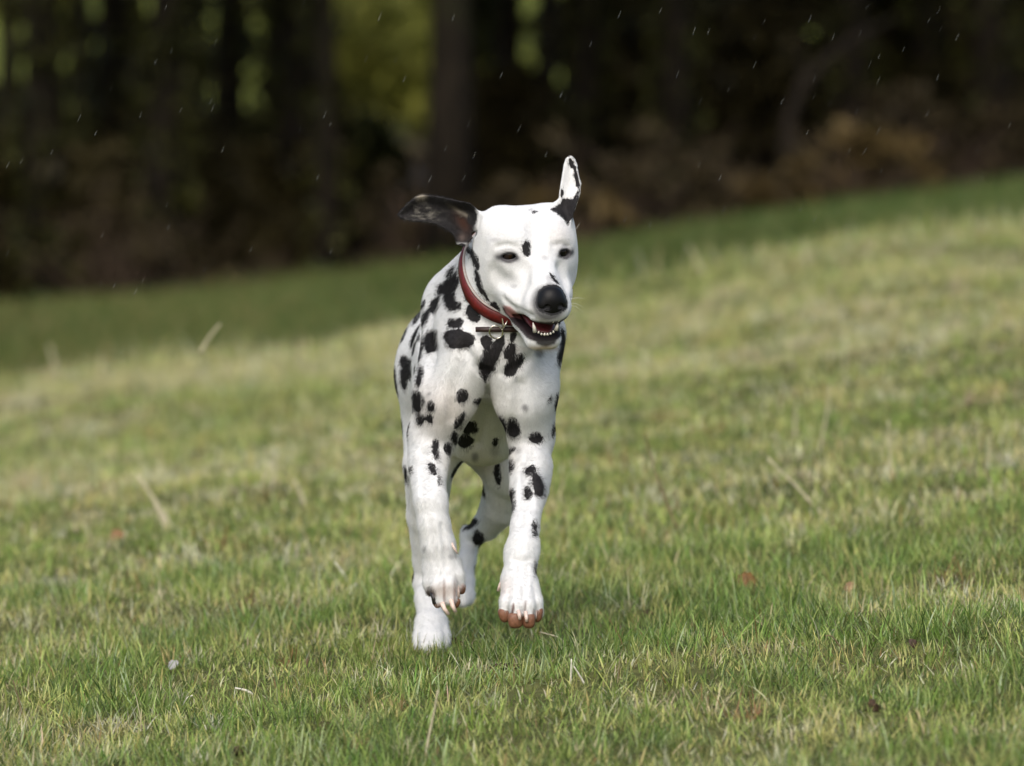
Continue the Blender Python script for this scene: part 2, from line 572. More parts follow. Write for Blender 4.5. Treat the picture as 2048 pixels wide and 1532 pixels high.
def make_tree(px_, d, r, h, label, seed, bark=M_BARK, crown=M_CANOPY, crown_r=2.6, crown_low=3.0, leaves=2600, ivy=0, lean=0.0, leaf=.16, group='trees along the edge of the wood', cat='tree'):
    g = np.random.default_rng(seed)
    y = d + CAM_Y
    x = at(px_, 300, y)[0]
    base = np.array([x, y, float(ground_z(x, y))])
    root = empty('tree', base)
    tag(root, label, cat, group)
    p, t = trunk_path(g, base, h, .05)
    p[:, 0] += lean * t * h
    rad = r * (1 - .72 * t); rad[0] = r * 1.35; rad[1] = r * 1.02
    B = Parts().add(*tube(p, rad, 14))
    cl, cr = [], []
    for i in range(9):
        s = .36 + .58 * i / 9
        a = np.array([np.interp(s, t, p[:, q]) for q in range(3)])
        az = g.uniform(0, 2 * np.pi); ln = crown_r * g.uniform(.5, 1.0) * (1.15 - s * .5)
        e = a + np.array([math.cos(az) * ln, math.sin(az) * ln, ln * g.uniform(.15, .6)])
        mid = (a + e) / 2 + np.array([0, 0, .12 * ln])
        B.add(*tube([a, mid, e], [r * .42 * (1.1 - s), r * .25 * (1.1 - s), r * .08], 7))
        cl.append(e); cr.append(crown_r * g.uniform(.35, .6))
        cl.append(mid); cr.append(crown_r * g.uniform(.3, .5))
    B.build('trunk', bark, root)
    if leaves:
        cl.append(p[-1]); cr.append(crown_r * .6)
        for _ in range(7):
            az = g.uniform(0, 2 * np.pi); q = crown_r * g.uniform(.4, 1.0)
            cl.append(base + np.array([math.cos(az) * q, math.sin(az) * q, g.uniform(crown_low + .6, h)])); cr.append(crown_r * g.uniform(.35, .6))
        V, Q = leaf_cloud(np.array(cl), np.array(cr), leaves, leaf, g)
        ok = (V.reshape(-1, 4, 3)[:, :, 2].min(1) > base[2] + crown_low)
        V = V.reshape(-1, 4, 3)[ok].reshape(-1, 3); Q = np.arange(len(V)).reshape(-1, 4)
        tag(mesh_obj('crown', V, Q, crown, root, smooth=False), kind='stuff')
    if ivy:
        zz = g.random(ivy) * 3.4; az = g.uniform(0, 2 * np.pi, ivy)
        c = np.stack([np.interp(zz / h, t, p[:, q]) for q in range(3)], 1)
        c += np.stack([np.cos(az), np.sin(az), 0 * az], 1) * (r * 1.12 + g.random(ivy) * .12)[:, None]
        V, Q = leaf_cloud(c, np.full(ivy, .08), ivy, .06, g)
        tag(mesh_obj('ivy', V, Q, M_IVY, root, smooth=False), kind='stuff')
    return root


TREES = [
    # px, distance, radius, height, ivy, lean, label
    (898, 50.5, .150, 11, 0, .01, 'thick dark bare trunk standing right behind the dog, broadest trunk of the wood'),
    (658, 51.0, .075, 9, 300, .0, 'slim dark trunk at the left border of the bright yellow-green gap'),
    (590, 53.0, .13, 10, 900, -.01, 'ivy-dark trunk between the two bright green gaps left of the dog'),
    (548, 57.0, .09, 10, 300, .0, 'narrow dark trunk just right of the narrow bright green slit'),
    (452, 54.0, .12, 10, 800, .01, 'ivy-covered trunk just left of the narrow bright green slit'),
    (330, 51.5, .14, 11, 1200, .0, 'broad ivy-covered trunk in the left part of the wood'),
    (215, 53.0, .12, 10, 800, .01, 'dark mossy trunk second from the left border of the wood'),
    (95, 52.0, .15, 11, 1200, -.01, 'heavy ivy-clad trunk nearest the left border of the photo'),
    (1010, 56.0, .11, 10, 300, .0, 'dark trunk just right of the broadest trunk, deeper in the wood'),
    (1165, 54.0, .10, 10, 500, .015, 'dark trunk above the standing ear of the dog'),
    (1350, 53.0, .12, 11, 600, .0, 'dim trunk above the brown bracken right of the dog'),
    (1490, 56.0, .11, 10, 600, -.01, 'dim trunk left of the arching pale branch'),
    (1700, 54.0, .13, 11, 600, .01, 'dark trunk under the tip of the arching pale branch'),
    (1850, 55.0, .11, 10, 600, .0, 'dark trunk second from the right border of the wood'),
    (1985, 53.5, .14, 11, 800, -.01, 'heavy dark trunk nearest the right border of the photo'),
    (-60, 50.0, .14, 11, 0, .0, 'shaded trunk just beyond the left border of the photo'),
    (2120, 52.0, .14, 11, 0, .0, 'shaded trunk just beyond the right border of the photo'),
]
for i, (px_, d, r, h, ivy, lean, lab) in enumerate(TREES):
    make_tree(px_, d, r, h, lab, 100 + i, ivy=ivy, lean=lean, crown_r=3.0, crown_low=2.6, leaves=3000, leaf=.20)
# the second rank, standing in the shade
BACK = [(20, 60, 'dark trunk in the second rank behind the leftmost ivy-clad trunk'), (160, 63, 'dark trunk deep in the wood left of the mossy trunk'), (270, 61, 'shadowy trunk deep in the wood between two ivy-covered trunks'),
        (395, 64, 'shadowy trunk deep in the wood left of the bright green slit'), (1090, 66, 'faint trunk at the right side of the small yellow gap'),
        (1240, 62, 'shadowy trunk deep in the wood above the brown bracken'), (1420, 63, 'shadowy trunk deep in the wood behind the dim pair of trunks'), (1580, 61, 'shadowy trunk deep in the wood behind the arching branch'),
        (1770, 63, 'shadowy trunk deep in the wood right of the arching branch'), (1920, 61, 'shadowy trunk deep in the wood near the right border')]
for i, (px_, d, lab) in enumerate(BACK):
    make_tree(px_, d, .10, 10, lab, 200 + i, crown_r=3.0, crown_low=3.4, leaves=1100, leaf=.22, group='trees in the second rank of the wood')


def make_bush(px_, d, w, h, label, seed, mat, leaves, leaf, cat='bush', name='bush', group='bushes at the edge of the wood', twig=True, tmat=None, z0=.1, loose=False):
    g = np.random.default_rng(seed)
    y = d + CAM_Y
    x = at(px_, 300, y)[0]
    base = np.array([x, y, float(ground_z(x, y))])
    root = empty(name, base)
    tag(root, label, cat, group)
    n = 30 if loose else 13
    bx = g.uniform(-1, 1, n)
    cl = base + np.stack([bx * w * (.62 if loose else .44), g.uniform(-.35, .35, n) * w * .6, g.uniform(z0, 1, n) * h * .85 * (1 - .55 * bx ** 2)], 1)
    cr = np.minimum(w, h) * (g.uniform(.07, .20, n) if loose else g.uniform(.18, .36, n))
    B = Parts()
    for c in cl:
        a = base + np.array([g.uniform(-.1, .1) * w, g.uniform(-.1, .1), -.05])
        B.add(*tube([a, (a + c) / 2 + g.normal(0, .06, 3) * w * .4, c], [.018, .012, .005], 5))
    for _ in range(14 if twig else 0):
        c = cl[g.integers(n)]
        e = c + g.normal(0, .35, 3) * np.array([w * .6, w * .4, h * .45]) + np.array([0, 0, .15])
        B.add(*tube([c, (c + e) / 2 + g.normal(0, .05, 3), e], [.008, .006, .002], 4))
    B.build('stems', tmat or M_TWIG, root)
    V, Q = leaf_cloud(cl, cr, leaves, leaf, g)
    V[:, 2] = np.maximum(V[:, 2], base[2] - .05)
    tag(mesh_obj('foliage', V, Q, mat, root, smooth=False), kind='stuff')
    return root


BUSHES = [
    # dark understorey
    (40, 52.5, 1.8, 1.4, M_HOLLY, 2600, .09, 'dark evergreen bush at the foot of the leftmost ivy-clad trunk'),
    (190, 54, 2.4, 1.2, M_HOLLY, 2200, .09, 'low dark bush beside the mossy trunk at left'),
    (300, 53, 2.2, 1.3, M_HOLLY, 2200, .09, 'dark bush wrapped round the broad ivy-covered trunk at left'),
    (410, 53, 1.2, 1.05, M_HOLLY, 2200, .09, 'dark bush below the narrow bright green slit'),
    (575, 52.5, .9, 1.2, M_HOLLY, 2400, .09, 'dark dense bush between the narrow slit and the yellow-green gap'),
    (600, 55.5, .8, 1.8, M_HOLLY, 2400, .09, 'tall dark bush behind the ivy-dark trunk left of the dog'),
    (745, 53, .9, .5, M_HOLLY, 1500, .08, 'low dark bush under the bright yellow-green gap'),
    (985, 55, .8, 1.3, M_HOLLY, 1800, .09, 'dark bush at the right foot of the broadest trunk'),
    (1210, 58, 1.2, 2.0, M_HOLLY, 2400, .09, 'tall dark bush right of the small yellow gap'),
    (1310, 57, 1.6, 2.3, M_HOLLY, 2600, .09, 'tall dark bush behind the brown bracken right of the dog'),
    (1440, 55, 2.4, 2.2, M_HOLLY, 2600, .09, 'tall dark bush left of the arching branch'),
    (1590, 58, 2.6, 2.4, M_HOLLY, 2600, .09, 'tall dark bush framed by the arching branch'),
    (1760, 56, 2.6, 2.4, M_HOLLY, 2600, .09, 'tall dark bush right of the arching branch'),
    (1900, 56, 2.6, 2.3, M_HOLLY, 2600, .09, 'tall dark bush behind the second trunk from the right'),
    (2030, 55, 2.4, 2.3, M_HOLLY, 2600, .09, 'dark bush at the right border of the wood'),
]
for i, (px_, d, w, h, m_, nl, lf, lab) in enumerate(BUSHES):
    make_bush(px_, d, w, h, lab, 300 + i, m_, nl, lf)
SCRUB = [
    (20, 64, 1.3, 2.1, 'olive scrub behind the leftmost ivy-clad trunk'), (135, 67, 1.2, 2.5, 'olive scrub showing between the leftmost trunk and the mossy trunk'),
    (255, 66, 1.2, 2.2, 'olive scrub showing right of the mossy trunk'), (360, 68, 1.0, 2.5, 'olive scrub behind the broad ivy-covered trunk'),
    (440, 70, .7, 2.2, 'olive scrub left of the narrow bright green slit'), (598, 66, .7, 2.5, 'olive scrub between the narrow slit and the yellow-green gap'),
    (980, 68, .7, 2.3, 'olive scrub just right of the broadest trunk'), (1180, 70, 1.3, 2.6, 'olive scrub right of the small yellow gap'),
    (700, 68, .8, .75, 'low olive scrub along the foot of the yellow-green gap'),
]
for i, (px_, d, w, h, lab) in enumerate(SCRUB):
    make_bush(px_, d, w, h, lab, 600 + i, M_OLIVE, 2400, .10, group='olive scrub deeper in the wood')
BRACKEN = [
    (1110, 49.6, 1.1, .60, 'brown dead bracken beside the standing ear of the dog'),
    (1230, 50.0, 1.5, .95, 'largest clump of brown dead bracken, right of the dog'),
    (1350, 50.4, 1.3, .80, 'brown dead bracken between the largest clump and the arching branch'),
    (1500, 51.2, 1.2, .65, 'low brown bracken at the foot of the arching branch'),
    (1840, 52.2, 1.5, .85, 'brown bracken near the right border of the wood'),
    (1960, 53.0, 1.2, .70, 'brown bracken clump nearest the right border'),
    (220, 50.6, .9, 1.05, 'upright brown bracken stalks in the dark left of the wood'),
    (390, 51.0, 1.1, .70, 'low brown bracken under the left trunks'),
    (840, 50.8, .6, 1.0, 'thin brown stalks at the left foot of the broadest trunk'),
]
for i, (px_, d, w, h, lab) in enumerate(BRACKEN):
    nl = 260 if px_ < 900 else 760
    make_bush(px_, d, w, h, lab, 400 + i, M_BRACKEN, nl, .06, 'bracken', 'bracken', 'dead bracken along the wood edge', loose=True)
make_bush(1700, 50.2, 1.1, .60, 'golden dry stalks leaning over the green bank at right', 450, M_GOLD, 500, .09, 'dry weeds', 'dry_weeds', None, loose=True)
make_bush(1140, 49.0, .7, .55, 'tan dry stalks right behind the standing ear', 451, M_GOLD, 260, .08, 'dry weeds', 'dry_weeds', None, loose=True)

# arching pale branch
y = 51.5 + CAM_Y
pts = [at(a, b, y + dy) for a, b, dy in ((1560, 420, 0), (1566, 330, .05), (1580, 230, .1), (1608, 165, .15), (1655, 115, .2), (1715, 70, .3), (1790, 35, .5))]
pts[0][2] = float(ground_z(pts[0][0], y)) - .05
B = Parts().add(*tube(pts, [.046, .045, .046, .044, .038, .028, .014], 10))
for (i, e) in ((3, (1600, 60)), (5, (1760, 110))):
    q = at(*e, y + .3)
    B.add(*tube([pts[i], (pts[i] + q) / 2 + np.array([0, 0, .05]), q], [.018, .012, .005], 7))
o = B.build('arching_branch', M_BARK_G, None, True, origin=pts[0])
tag(o, 'pale grey branch arching up and to the right out of the dark wood', 'branch')

# sunlit growth on the slope beyond the wood, seen through the gaps
FAR = [(740, 80, 2.0, 1.7, 'low dull green bush at the foot of the bright gap'), (800, 84, 2.0, 2.2, 'mid green bush low in the bright gap beside the broadest trunk'),
       (765, 92, 3.0, 3.2, 'largest bright yellow-green bush seen through the gap left of the broadest trunk'), (700, 96, 2.2, 3.4, 'yellow-green bush seen at the left side of the bright gap'), (825, 95, 2.0, 3.0, 'yellow-green bush half hidden by the broadest trunk'),
       (505, 98, 1.6, 3.2, 'bright green bush seen through the narrow slit'), (1062, 100, 1.6, 2.8, 'yellow-green bush seen through the small gap right of the broadest trunk'),
       (60, 99, 1.4, 2.4, 'dim green bush glimpsed near the left border'), (395, 103, 1.5, 2.6, 'dim green bush glimpsed left of the narrow slit')]
for i, (px_, d, w, h, lab) in enumerate(FAR):
    make_bush(px_, d, w, h, lab, 500 + i, M_SPRING, 2200, .11, group='sunlit bushes beyond the wood')
# =================================================================== DALMATIAN
# ---- signed distance tools
def s_cone(P, a, b, ra, rb):
    ab = b - a
    t = np.clip(((P - a) @ ab) / (ab @ ab), 0, 1)
    return np.linalg.norm(P - a - t[:, None] * ab, axis=1) - (ra + (rb - ra) * t)


def s_ell(P, c, rad, M):
    q = (P - c) @ M
    k0 = np.linalg.norm(q / rad, axis=1)
    k1 = np.linalg.norm(q / (rad * rad), axis=1) + 1e-9
    return k0 * (k0 - 1) / k1


def smin(a, b, k):
    h = np.clip(0.5 + 0.5 * (b - a) / k, 0, 1)
    return b + (a - b) * h - k * h * (1 - h)


def smax(a, b, k):
    return -smin(-a, -b, k)


def s_poly(x, y, poly):
    """2D signed distance to a closed polygon."""
    poly = np.asarray(poly, float)
    n = len(poly)
    d = np.full(len(x), 1e9)
    s = np.ones(len(x))
    for i in range(n):
        a = poly[i]; b = poly[i - 1]
        ex, ey = b - a
        wx = x - a[0]; wy = y - a[1]
        t = np.clip((wx * ex + wy * ey) / (ex * ex + ey * ey), 0, 1)
        dx = wx - ex * t; dy = wy - ey * t
        d = np.minimum(d, dx * dx + dy * dy)
        c1 = y >= a[1]; c2 = y < b[1]; c3 = ex * wy > ey * wx
        flip = (c1 & c2 & c3) | (~c1 & ~c2 & ~c3)
        s = np.where(flip, -s, s)
    return s * np.sqrt(d)


class Group:
    """A set of round cones and ellipsoids melted together."""
    def __init__(self, k):
        self.k = k; self.pr = []; self.lo = np.full(3, 9.0); self.hi = np.full(3, -9.0)

    def _bb(self, c, r):
        self.lo = np.minimum(self.lo, c - r); self.hi = np.maximum(self.hi, c + r)

    def cone(self, a, b, ra, rb, k=None):
        a = np.asarray(a, float); b = np.asarray(b, float)
        self._bb(a, ra); self._bb(b, rb)
        self.pr.append((lambda P: s_cone(P, a, b, ra, rb), k or self.k)); return self

    def ell(self, c, rad, M=None, k=None, cut=False):
        c = np.asarray(c, float); rad = np.asarray(rad, float)
        M = np.eye(3) if M is None else M
        if not cut:
            self._bb(c, rad.max())
        self.pr.append((lambda P: s_ell(P, c, rad, M), (k or self.k) * (-1 if cut else 1))); return self

    def __call__(self, P, margin=0.05):
        out = np.full(len(P), 0.5)
        m = np.all((P > self.lo - margin) & (P < self.hi + margin), axis=1)
        if m.any():
            Q = P[m]; d = None
            for f, k in self.pr:
                v = f(Q)
                if d is None: d = v
                elif k < 0: d = smax(d, -v, -k)
                else: d = smin(d, v, k)
            out[m] = d
        return out


def mesh_sdf(fn, lo, hi, h, fac=5):
    """Surface nets over a two-level grid."""
    lo = np.asarray(lo, float); hi = np.asarray(hi, float)
    nc = np.ceil((hi - lo) / (h * fac)).astype(int) + 1
    g = np.stack(np.meshgrid(*[np.arange(n) for n in nc], indexing='ij'), -1).reshape(-1, 3)
    ctr = lo + (g * fac + (fac - 1) / 2) * h
    dc = np.concatenate([fn(c) for c in np.array_split(ctr, max(1, len(ctr) // 400000))])
    near = np.abs(dc) < h * fac * 1.6
    D = np.repeat(np.repeat(np.repeat(dc.reshape(nc).astype(np.float32), fac, 0), fac, 1), fac, 2)
    cells = g[near]
    off = np.stack(np.meshgrid(*[np.arange(fac)] * 3, indexing='ij'), -1).reshape(-1, 3)
    for c in np.array_split(cells, max(1, len(cells) // 4000)):
        I = (c[:, None, :] * fac + off[None]).reshape(-1, 3)
        D[I[:, 0], I[:, 1], I[:, 2]] = fn(lo + I * h)
    S = (D < 0)
    n = np.array(D.shape)
    cnt = np.zeros(n - 1, np.uint8)
    for i in (0, 1):
        for j in (0, 1):
            for k in (0, 1):
                cnt += S[i:n[0] - 1 + i, j:n[1] - 1 + j, k:n[2] - 1 + k]
    act = np.flatnonzero((cnt > 0) & (cnt < 8))
    cs = n - 1
    ci = np.stack(np.unravel_index(act, cs), -1)
    acc = np.zeros((len(ci), 3)); w = np.zeros(len(ci))
    corners = [(i, j, k) for i in (0, 1) for j in (0, 1) for k in (0, 1)]
    val = {c: D[ci[:, 0] + c[0], ci[:, 1] + c[1], ci[:, 2] + c[2]] for c in corners}
    for a in corners:
        for ax in range(3):
            if a[ax] == 0:
                b = list(a); b[ax] = 1; b = tuple(b)
                va, vb = val[a], val[b]
                m = (va < 0) != (vb < 0)
                t = np.where(m, va / np.where(m, va - vb, 1), 0)
                p = np.array(a, float)[None] + t[:, None] * (np.array(b) - np.array(a))[None]
                acc += p * m[:, None]; w += m
    V = lo + (ci + acc / w[:, None]) * h
    quads = []
    for ax in range(3):
        u, v = [(1, 2), (2, 0), (0, 1)][ax]
        sl0 = [slice(None)] * 3; sl1 = [slice(None)] * 3
        sl0[ax] = slice(0, n[ax] - 1); sl1[ax] = slice(1, n[ax])
        A = S[tuple(sl0)]; B = S[tuple(sl1)]
        e = np.argwhere(A != B)
        ok = np.all(e > 0, axis=1) & np.all(e < cs, axis=1)
        e = e[ok]
        inside = A[e[:, 0], e[:, 1], e[:, 2]]
        ids = []
        for du, dv in ((-1, -1), (0, -1), (0, 0), (-1, 0)):
            c = e.copy(); c[:, u] += du; c[:, v] += dv
            ids.append(np.searchsorted(act, np.ravel_multi_index((c[:, 0], c[:, 1], c[:, 2]), cs)))
        q = np.stack(ids, -1)
        q[~inside] = q[~inside][:, ::-1]
        quads.append(q)
    return V, np.concatenate(quads)


def relax(V, Q, it=2, lam=0.5):
    """Light Laplacian smoothing of a quad mesh."""
    for _ in range(it):
        acc = np.zeros_like(V); c = np.zeros(len(V))
        for i in range(4):
            a = Q[:, i]; b = Q[:, (i + 1) % 4]
            for k in range(3):
                acc[:, k] += np.bincount(a, V[b, k], len(V)) + np.bincount(b, V[a, k], len(V))
            c += np.bincount(a, minlength=len(V)) + np.bincount(b, minlength=len(V))
        V = V + lam * (acc / np.maximum(c, 1)[:, None] - V)
    return V


# ---- head frame: r to the dog's left (picture right), f along the muzzle, u up; counted in photo pixels
HK = 11.0 / F_PX
HO = at(1072, 509, 0.012)
_ps, _th, _ro = R_(16), R_(12), R_(3)
_f = np.array([math.sin(_ps) * math.cos(_th), -math.cos(_ps) * math.cos(_th), -math.sin(_th)])
_r0 = np.array([math.cos(_ps), math.sin(_ps), 0])
_u0 = np.array([math.sin(_ps) * math.sin(_th), -math.cos(_ps) * math.sin(_th), math.cos(_th)])
_r = _r0 * math.cos(_ro) + _u0 * math.sin(_ro)
_u = _u0 * math.cos(_ro) - _r0 * math.sin(_ro)
HM = np.stack([_r, _f, _u], 1)          # columns


def hd(r, f, u):
    return HO + HM @ np.array([r, f, u], float) * HK


def to_head(P):
    return (P - HO) @ HM / HK


def P_(px, py, y, r):
    return at(px, py, y), r * m_px(y)


def chain(g, pts, k=None):
    q = [P_(*p) for p in pts]
    for (a, ra), (b, rb) in zip(q[:-1], q[1:]):
        g.cone(a, b, ra, rb, k)
    return g


# ---- trunk and neck
trunk = Group(0.05)
chain(trunk, [(972, 752, .34, 132), (922, 748, .62, 118), (909, 742, .86, 94)])
chain(trunk, [(966, 860, .34, 71), (946, 834, .56, 68)])             # keel of the chest
chain(trunk, [(935, 640, .30, 66), (912, 690, .62, 68), (900, 706, .90, 64)])   # withers and back
chain(trunk, [(985, 690, .17, 90), (975, 740, .28, 110)])            # fore chest
tail = Group(.010)
chain(tail, [(904, 712, .93, 26), (902, 722, 1.02, 17), (900, 738, 1.12, 12), (900, 745, 1.20, 8), (901, 742, 1.26, 4)])
neck = Group(0.04)
chain(neck, [(1050, 515, .085, 92), (1028, 580, .12, 92), (985, 670, .17, 112)])
chain(neck, [(1010, 530, .14, 78), (930, 610, .27, 82)])              # crest of the neck
# breast muscles with the cleft between them
breast = Group(0.010)
chain(breast, [(948, 700, .105, 60), (902, 796, .122, 52), (872, 872, .160, 41)])
chain(breast, [(1012, 700, .105, 60), (1046, 800, .116, 55), (1062, 874, .150, 42)])
chain(breast, [(982, 690, .110, 56), (975, 640, .125, 60)], .02)
# ---- fore leg on the picture's left (the dog's right), wrist folded
leg_a = Group(0.012)
chain(leg_a, [(908, 665, .24, 62), (884, 780, .15, 54)], .02)         # shoulder blade to point of shoulder
chain(leg_a, [(884, 780, .15, 54), (862, 880, .185, 44)], .02)        # upper arm
chain(leg_a, [(860, 870, .175, 42), (857, 925, .135, 34), (858, 975, .088, 29), (860, 1004, .064, 29)])
chain(leg_a, [(874, 992, .062, 17), (876, 1012, .056, 16)], .010)
chain(leg_a, [(838, 905, .16, 18), (842, 965, .10, 14)], .012)
chain(leg_a, [(878, 900, .15, 18), (874, 950, .11, 15)], .012)
chain(leg_a, [(860, 1004, .064, 29), (868, 1050, .058, 29), (876, 1090, .058, 31), (884, 1135, .060, 34)])
# ---- fore leg on the picture's right, reaching forward
leg_b = Group(0.012)
chain(leg_b, [(1056, 670, .22, 76), (1056, 775, .13, 56)], .03)
chain(leg_b, [(1056, 775, .13, 56), (1064, 870, .175, 43)], .02)
chain(leg_b, [(1062, 872, .170, 42), (1062, 935, .11, 34), (1058, 990, .06, 31), (1050, 1055, .0, 25), (1045, 1094, -.03, 28), (1043, 1120, -.04, 28)])
chain(leg_b, [(1086, 930, .125, 15), (1083, 985, .085, 12)], .014)
chain(leg_b, [(1040, 915, .13, 17), (1036, 985, .075, 13)], .012)
chain(leg_b, [(1067, 1084, -.03, 10), (1066, 1102, -.035, 10)], .008)
chain(leg_b, [(1021, 1098, -.03, 10), (1020, 1114, -.035, 10)], .008)
chain(leg_b, [(1043, 1120, -.04, 28), (1036, 1160, -.055, 29), (1040, 1190, -.065, 34)])
# ---- hind leg on the picture's left, standing
leg_c = Group(0.007)
chain(leg_c, [(897, 775, .80, 86), (858, 930, .56, 50)], .05)
chain(leg_c, [(858, 930, .56, 50), (853, 1030, .62, 38), (856, 1120, .66, 29), (856, 1158, .67, 27)])
chain(leg_c, [(850, 1160, .685, 22), (860, 1200, .63, 26), (862, 1245, .58, 27)], .015)
# ---- hind leg on the picture's right, pushing off
leg_d = Group(0.007)
chain(leg_d, [(945, 790, .84, 88), (1022, 940, .64, 56)], .05)
chain(leg_d, [(1022, 930, .64, 52), (1003, 1010, .70, 40), (972, 1052, .76, 27), (944, 1074, .80, 20)])
chain(leg_d, [(934, 1062, .825, 13), (944, 1074, .80, 19)], .012)
chain(leg_d, [(942, 1078, .80, 18), (934, 1120, .77, 16.5), (929, 1165, .745, 16.5)])


def paw(pts_list, base, k=.010, kb=.014):
    g = Group(k)
    chain(g, base)
    for pts in pts_list:
        chain(g, pts, k)
    return g


paw_a = Group(.006)
for pts in ([(867, 1135, .062, 19), (863, 1165, .052, 16), (863, 1180, .048, 12)],
            [(877, 1140, .052, 19), (877, 1172, .036, 16), (881, 1202, .034, 12)],
            [(891, 1140, .052, 19), (896, 1170, .034, 16), (903, 1198, .032, 12)],
            [(902, 1130, .060, 17), (912, 1152, .050, 15), (919, 1172, .048, 11)]):
    chain(paw_a, pts)
chain(paw_a, [(884, 1135, .075, 36), (888, 1160, .075, 30)], .012)
paw_b = Group(.006)
for pts in ([(1024, 1172, -.070, 16), (1015, 1204, -.092, 14.5), (1011, 1220, -.094, 12)],
            [(1034, 1172, -.080, 16), (1033, 1212, -.108, 14), (1033, 1228, -.110, 12.5)],
            [(1049, 1172, -.080, 16), (1056, 1212, -.108, 13.5), (1058, 1230, -.110, 12)],
            [(1060, 1172, -.070, 16), (1071, 1205, -.090, 13.5), (1075, 1224, -.092, 11)]):
    chain(paw_b, pts, .004)
chain(paw_b, [(1040, 1165, -.055, 32), (1042, 1205, -.060, 26)], .010)
paw_c = Group(.005)
for pts in ([(850, 1245, .57, 20), (843, 1276, .535, 16), (842, 1290, .52, 14)],
            [(858, 1245, .56, 20), (855, 1278, .515, 16), (854, 1293, .50, 14)],
            [(868, 1245, .56, 20), (871, 1278, .515, 16), (872, 1293, .50, 14)],
            [(876, 1245, .57, 20), (884, 1274, .535, 16), (886, 1289, .52, 14)]):
    chain(paw_c, pts)
chain(paw_c, [(863, 1246, .57, 23), (864, 1280, .56, 19)], .010)
paw_d = Group(.010)
for pts in ([(924, 1165, .74, 12), (919, 1190, .71, 11), (918, 1202, .70, 10)],
            [(929, 1165, .735, 12), (927, 1192, .695, 11), (927, 1205, .685, 10)],
            [(935, 1165, .74, 12), (936, 1190, .71, 11), (937, 1200, .70, 10)]):
    chain(paw_d, pts)

# ---- head
head = Group(0.022)
he = lambda r, f, u, a, b, c, k=None, cut=False: head.ell(hd(r, f, u), np.array([a, b, c]) * HK, HM, k, cut)
hc = lambda p, q, ra, rb, k=None: head.cone(hd(*p), hd(*q), ra * HK, rb * HK, k)
he(0, -78, -8, 97, 98, 82)
hc((-74, -84, 50), (-60, -84, 52), 22, 26)
hc((76, -84, 44), (60, -84, 50), 20, 26)
he(-38, -72, 18, 56, 76, 56)
he(38, -72, 18, 56, 76, 56)
for s in (-1, 1):
    hc((s * 58, -84, -22), (s * 56, -62, -52), 42, 38)                 # cheeks
    hc((s * 52, -60, -60), (s * 36, 6, -84), 38, 35)                   # jowl
    hc((s * 42, -18, 22), (s * 68, -32, 16), 21, 17, .010)             # brow
    hc((s * 46, -10, -26), (s * 64, -34, -22), 22, 24, .02)            # below the eye
hc((0, -18, -24), (0, 94, -56), 43, 27)                               # bridge
for s in (-1, 1):
    hc((s * 26, 14, -74), (s * 16, 92, -84), 38, 29, .016)             # flews
    hc((s * 14, 96, -86), (s * 12, 106, -88), 27, 24, .010)
hc((0, 110, -92), (0, 112, -100), 14, 12, .008)
jaw = Group(0.012)
hj = lambda p, q, ra, rb, k=None: jaw.cone(hd(*p), hd(*q), ra * HK, rb * HK, k)
for s in (-1, 1):
    hj((s * 44 - 2, -60, -86), (s * 29 - 1, 10, -133), 30, 17)
    hj((s * 29 - 1, 10, -133), (s * 18 - 4, 70, -156), 17, 18)
hj((-15, 74, -157), (7, 74, -157), 18, 18)
hj((-8, -60, -110), (-8, 60, -150), 28, 20)
mouth_c = hd(-8, 38, -126)
_ma = R_(12)
MM = HM @ np.array([[1, 0, 0], [0, math.cos(_ma), math.sin(_ma)], [0, -math.sin(_ma), math.cos(_ma)]])
mouth_r = np.array([45, 86, 13]) * HK

# ---- ears: curved sheets
EAR1 = np.array([(958, 424), (940, 407), (915, 402), (880, 394), (848, 391), (832, 394), (815, 408), (796, 429), (803, 437),
                 (822, 441), (850, 443), (874, 448), (896, 460), (908, 470), (916, 488), (930, 492), (946, 470), (962, 446)], float)
EAR2 = np.array([(1098, 424), (1110, 408), (1119, 397), (1122, 372), (1126, 350), (1129, 330), (1133, 318), (1141, 313), (1149, 319),
                 (1153, 332), (1156, 348), (1161, 368), (1158, 390), (1151, 412), (1143, 436), (1134, 452), (1118, 446)], float)


def ear_sdf(P, poly, y0, slope, cup, ax, t):
    out = np.full(len(P), 0.5)
    c = at(*poly.mean(0), y0)
    m = np.linalg.norm(P - c, axis=1) < 0.16
    if m.any():
        Q = P[m]
        px, py, _ = project(Q)
        sd = s_poly(px, py, poly) - 1.5
        along = (px - poly[0, 0]) * ax[0] + (py - poly[0, 1]) * ax[1]
        yy = y0 + slope * along - cup * (1 - np.clip(-sd / 22.0, 0, 1)) ** 2
        if ax[1] != 0:     # the standing ear: its outer edge folds over low down
            fold = np.clip((py - 372) / 40, 0, 1) * np.clip((px - 1128) / 26, 0, 1)
            yy = yy - 0.012 * fold
        else:
            yy = yy - 0.008 * np.clip((420 - py) / 16, 0, 1) * np.clip((px - 860) / 60, 0, 1)
        out[m] = smax(np.abs(Q[:, 1] - yy) * 0.8 - t, sd * m_px(y0), 0.003)
    return out


nose = Group(.006)
nose.ell(hd(0, 112, -61), np.array([27, 24, 24]) * HK, HM)
nose.ell(hd(0, 120, -72), np.array([26, 17, 22]) * HK, HM)
for s in (-1, 1):
    nose.ell(hd(s * 18, 115, -73), np.array([11.5, 15, 13.5]) * HK, HM)
nose.cone(hd(0, 117, -84), hd(0, 114, -101), 8 * HK, 4 * HK)




def nose_d(P):
    return nose(P, .02)


GROOVES = []
FOLDS = []


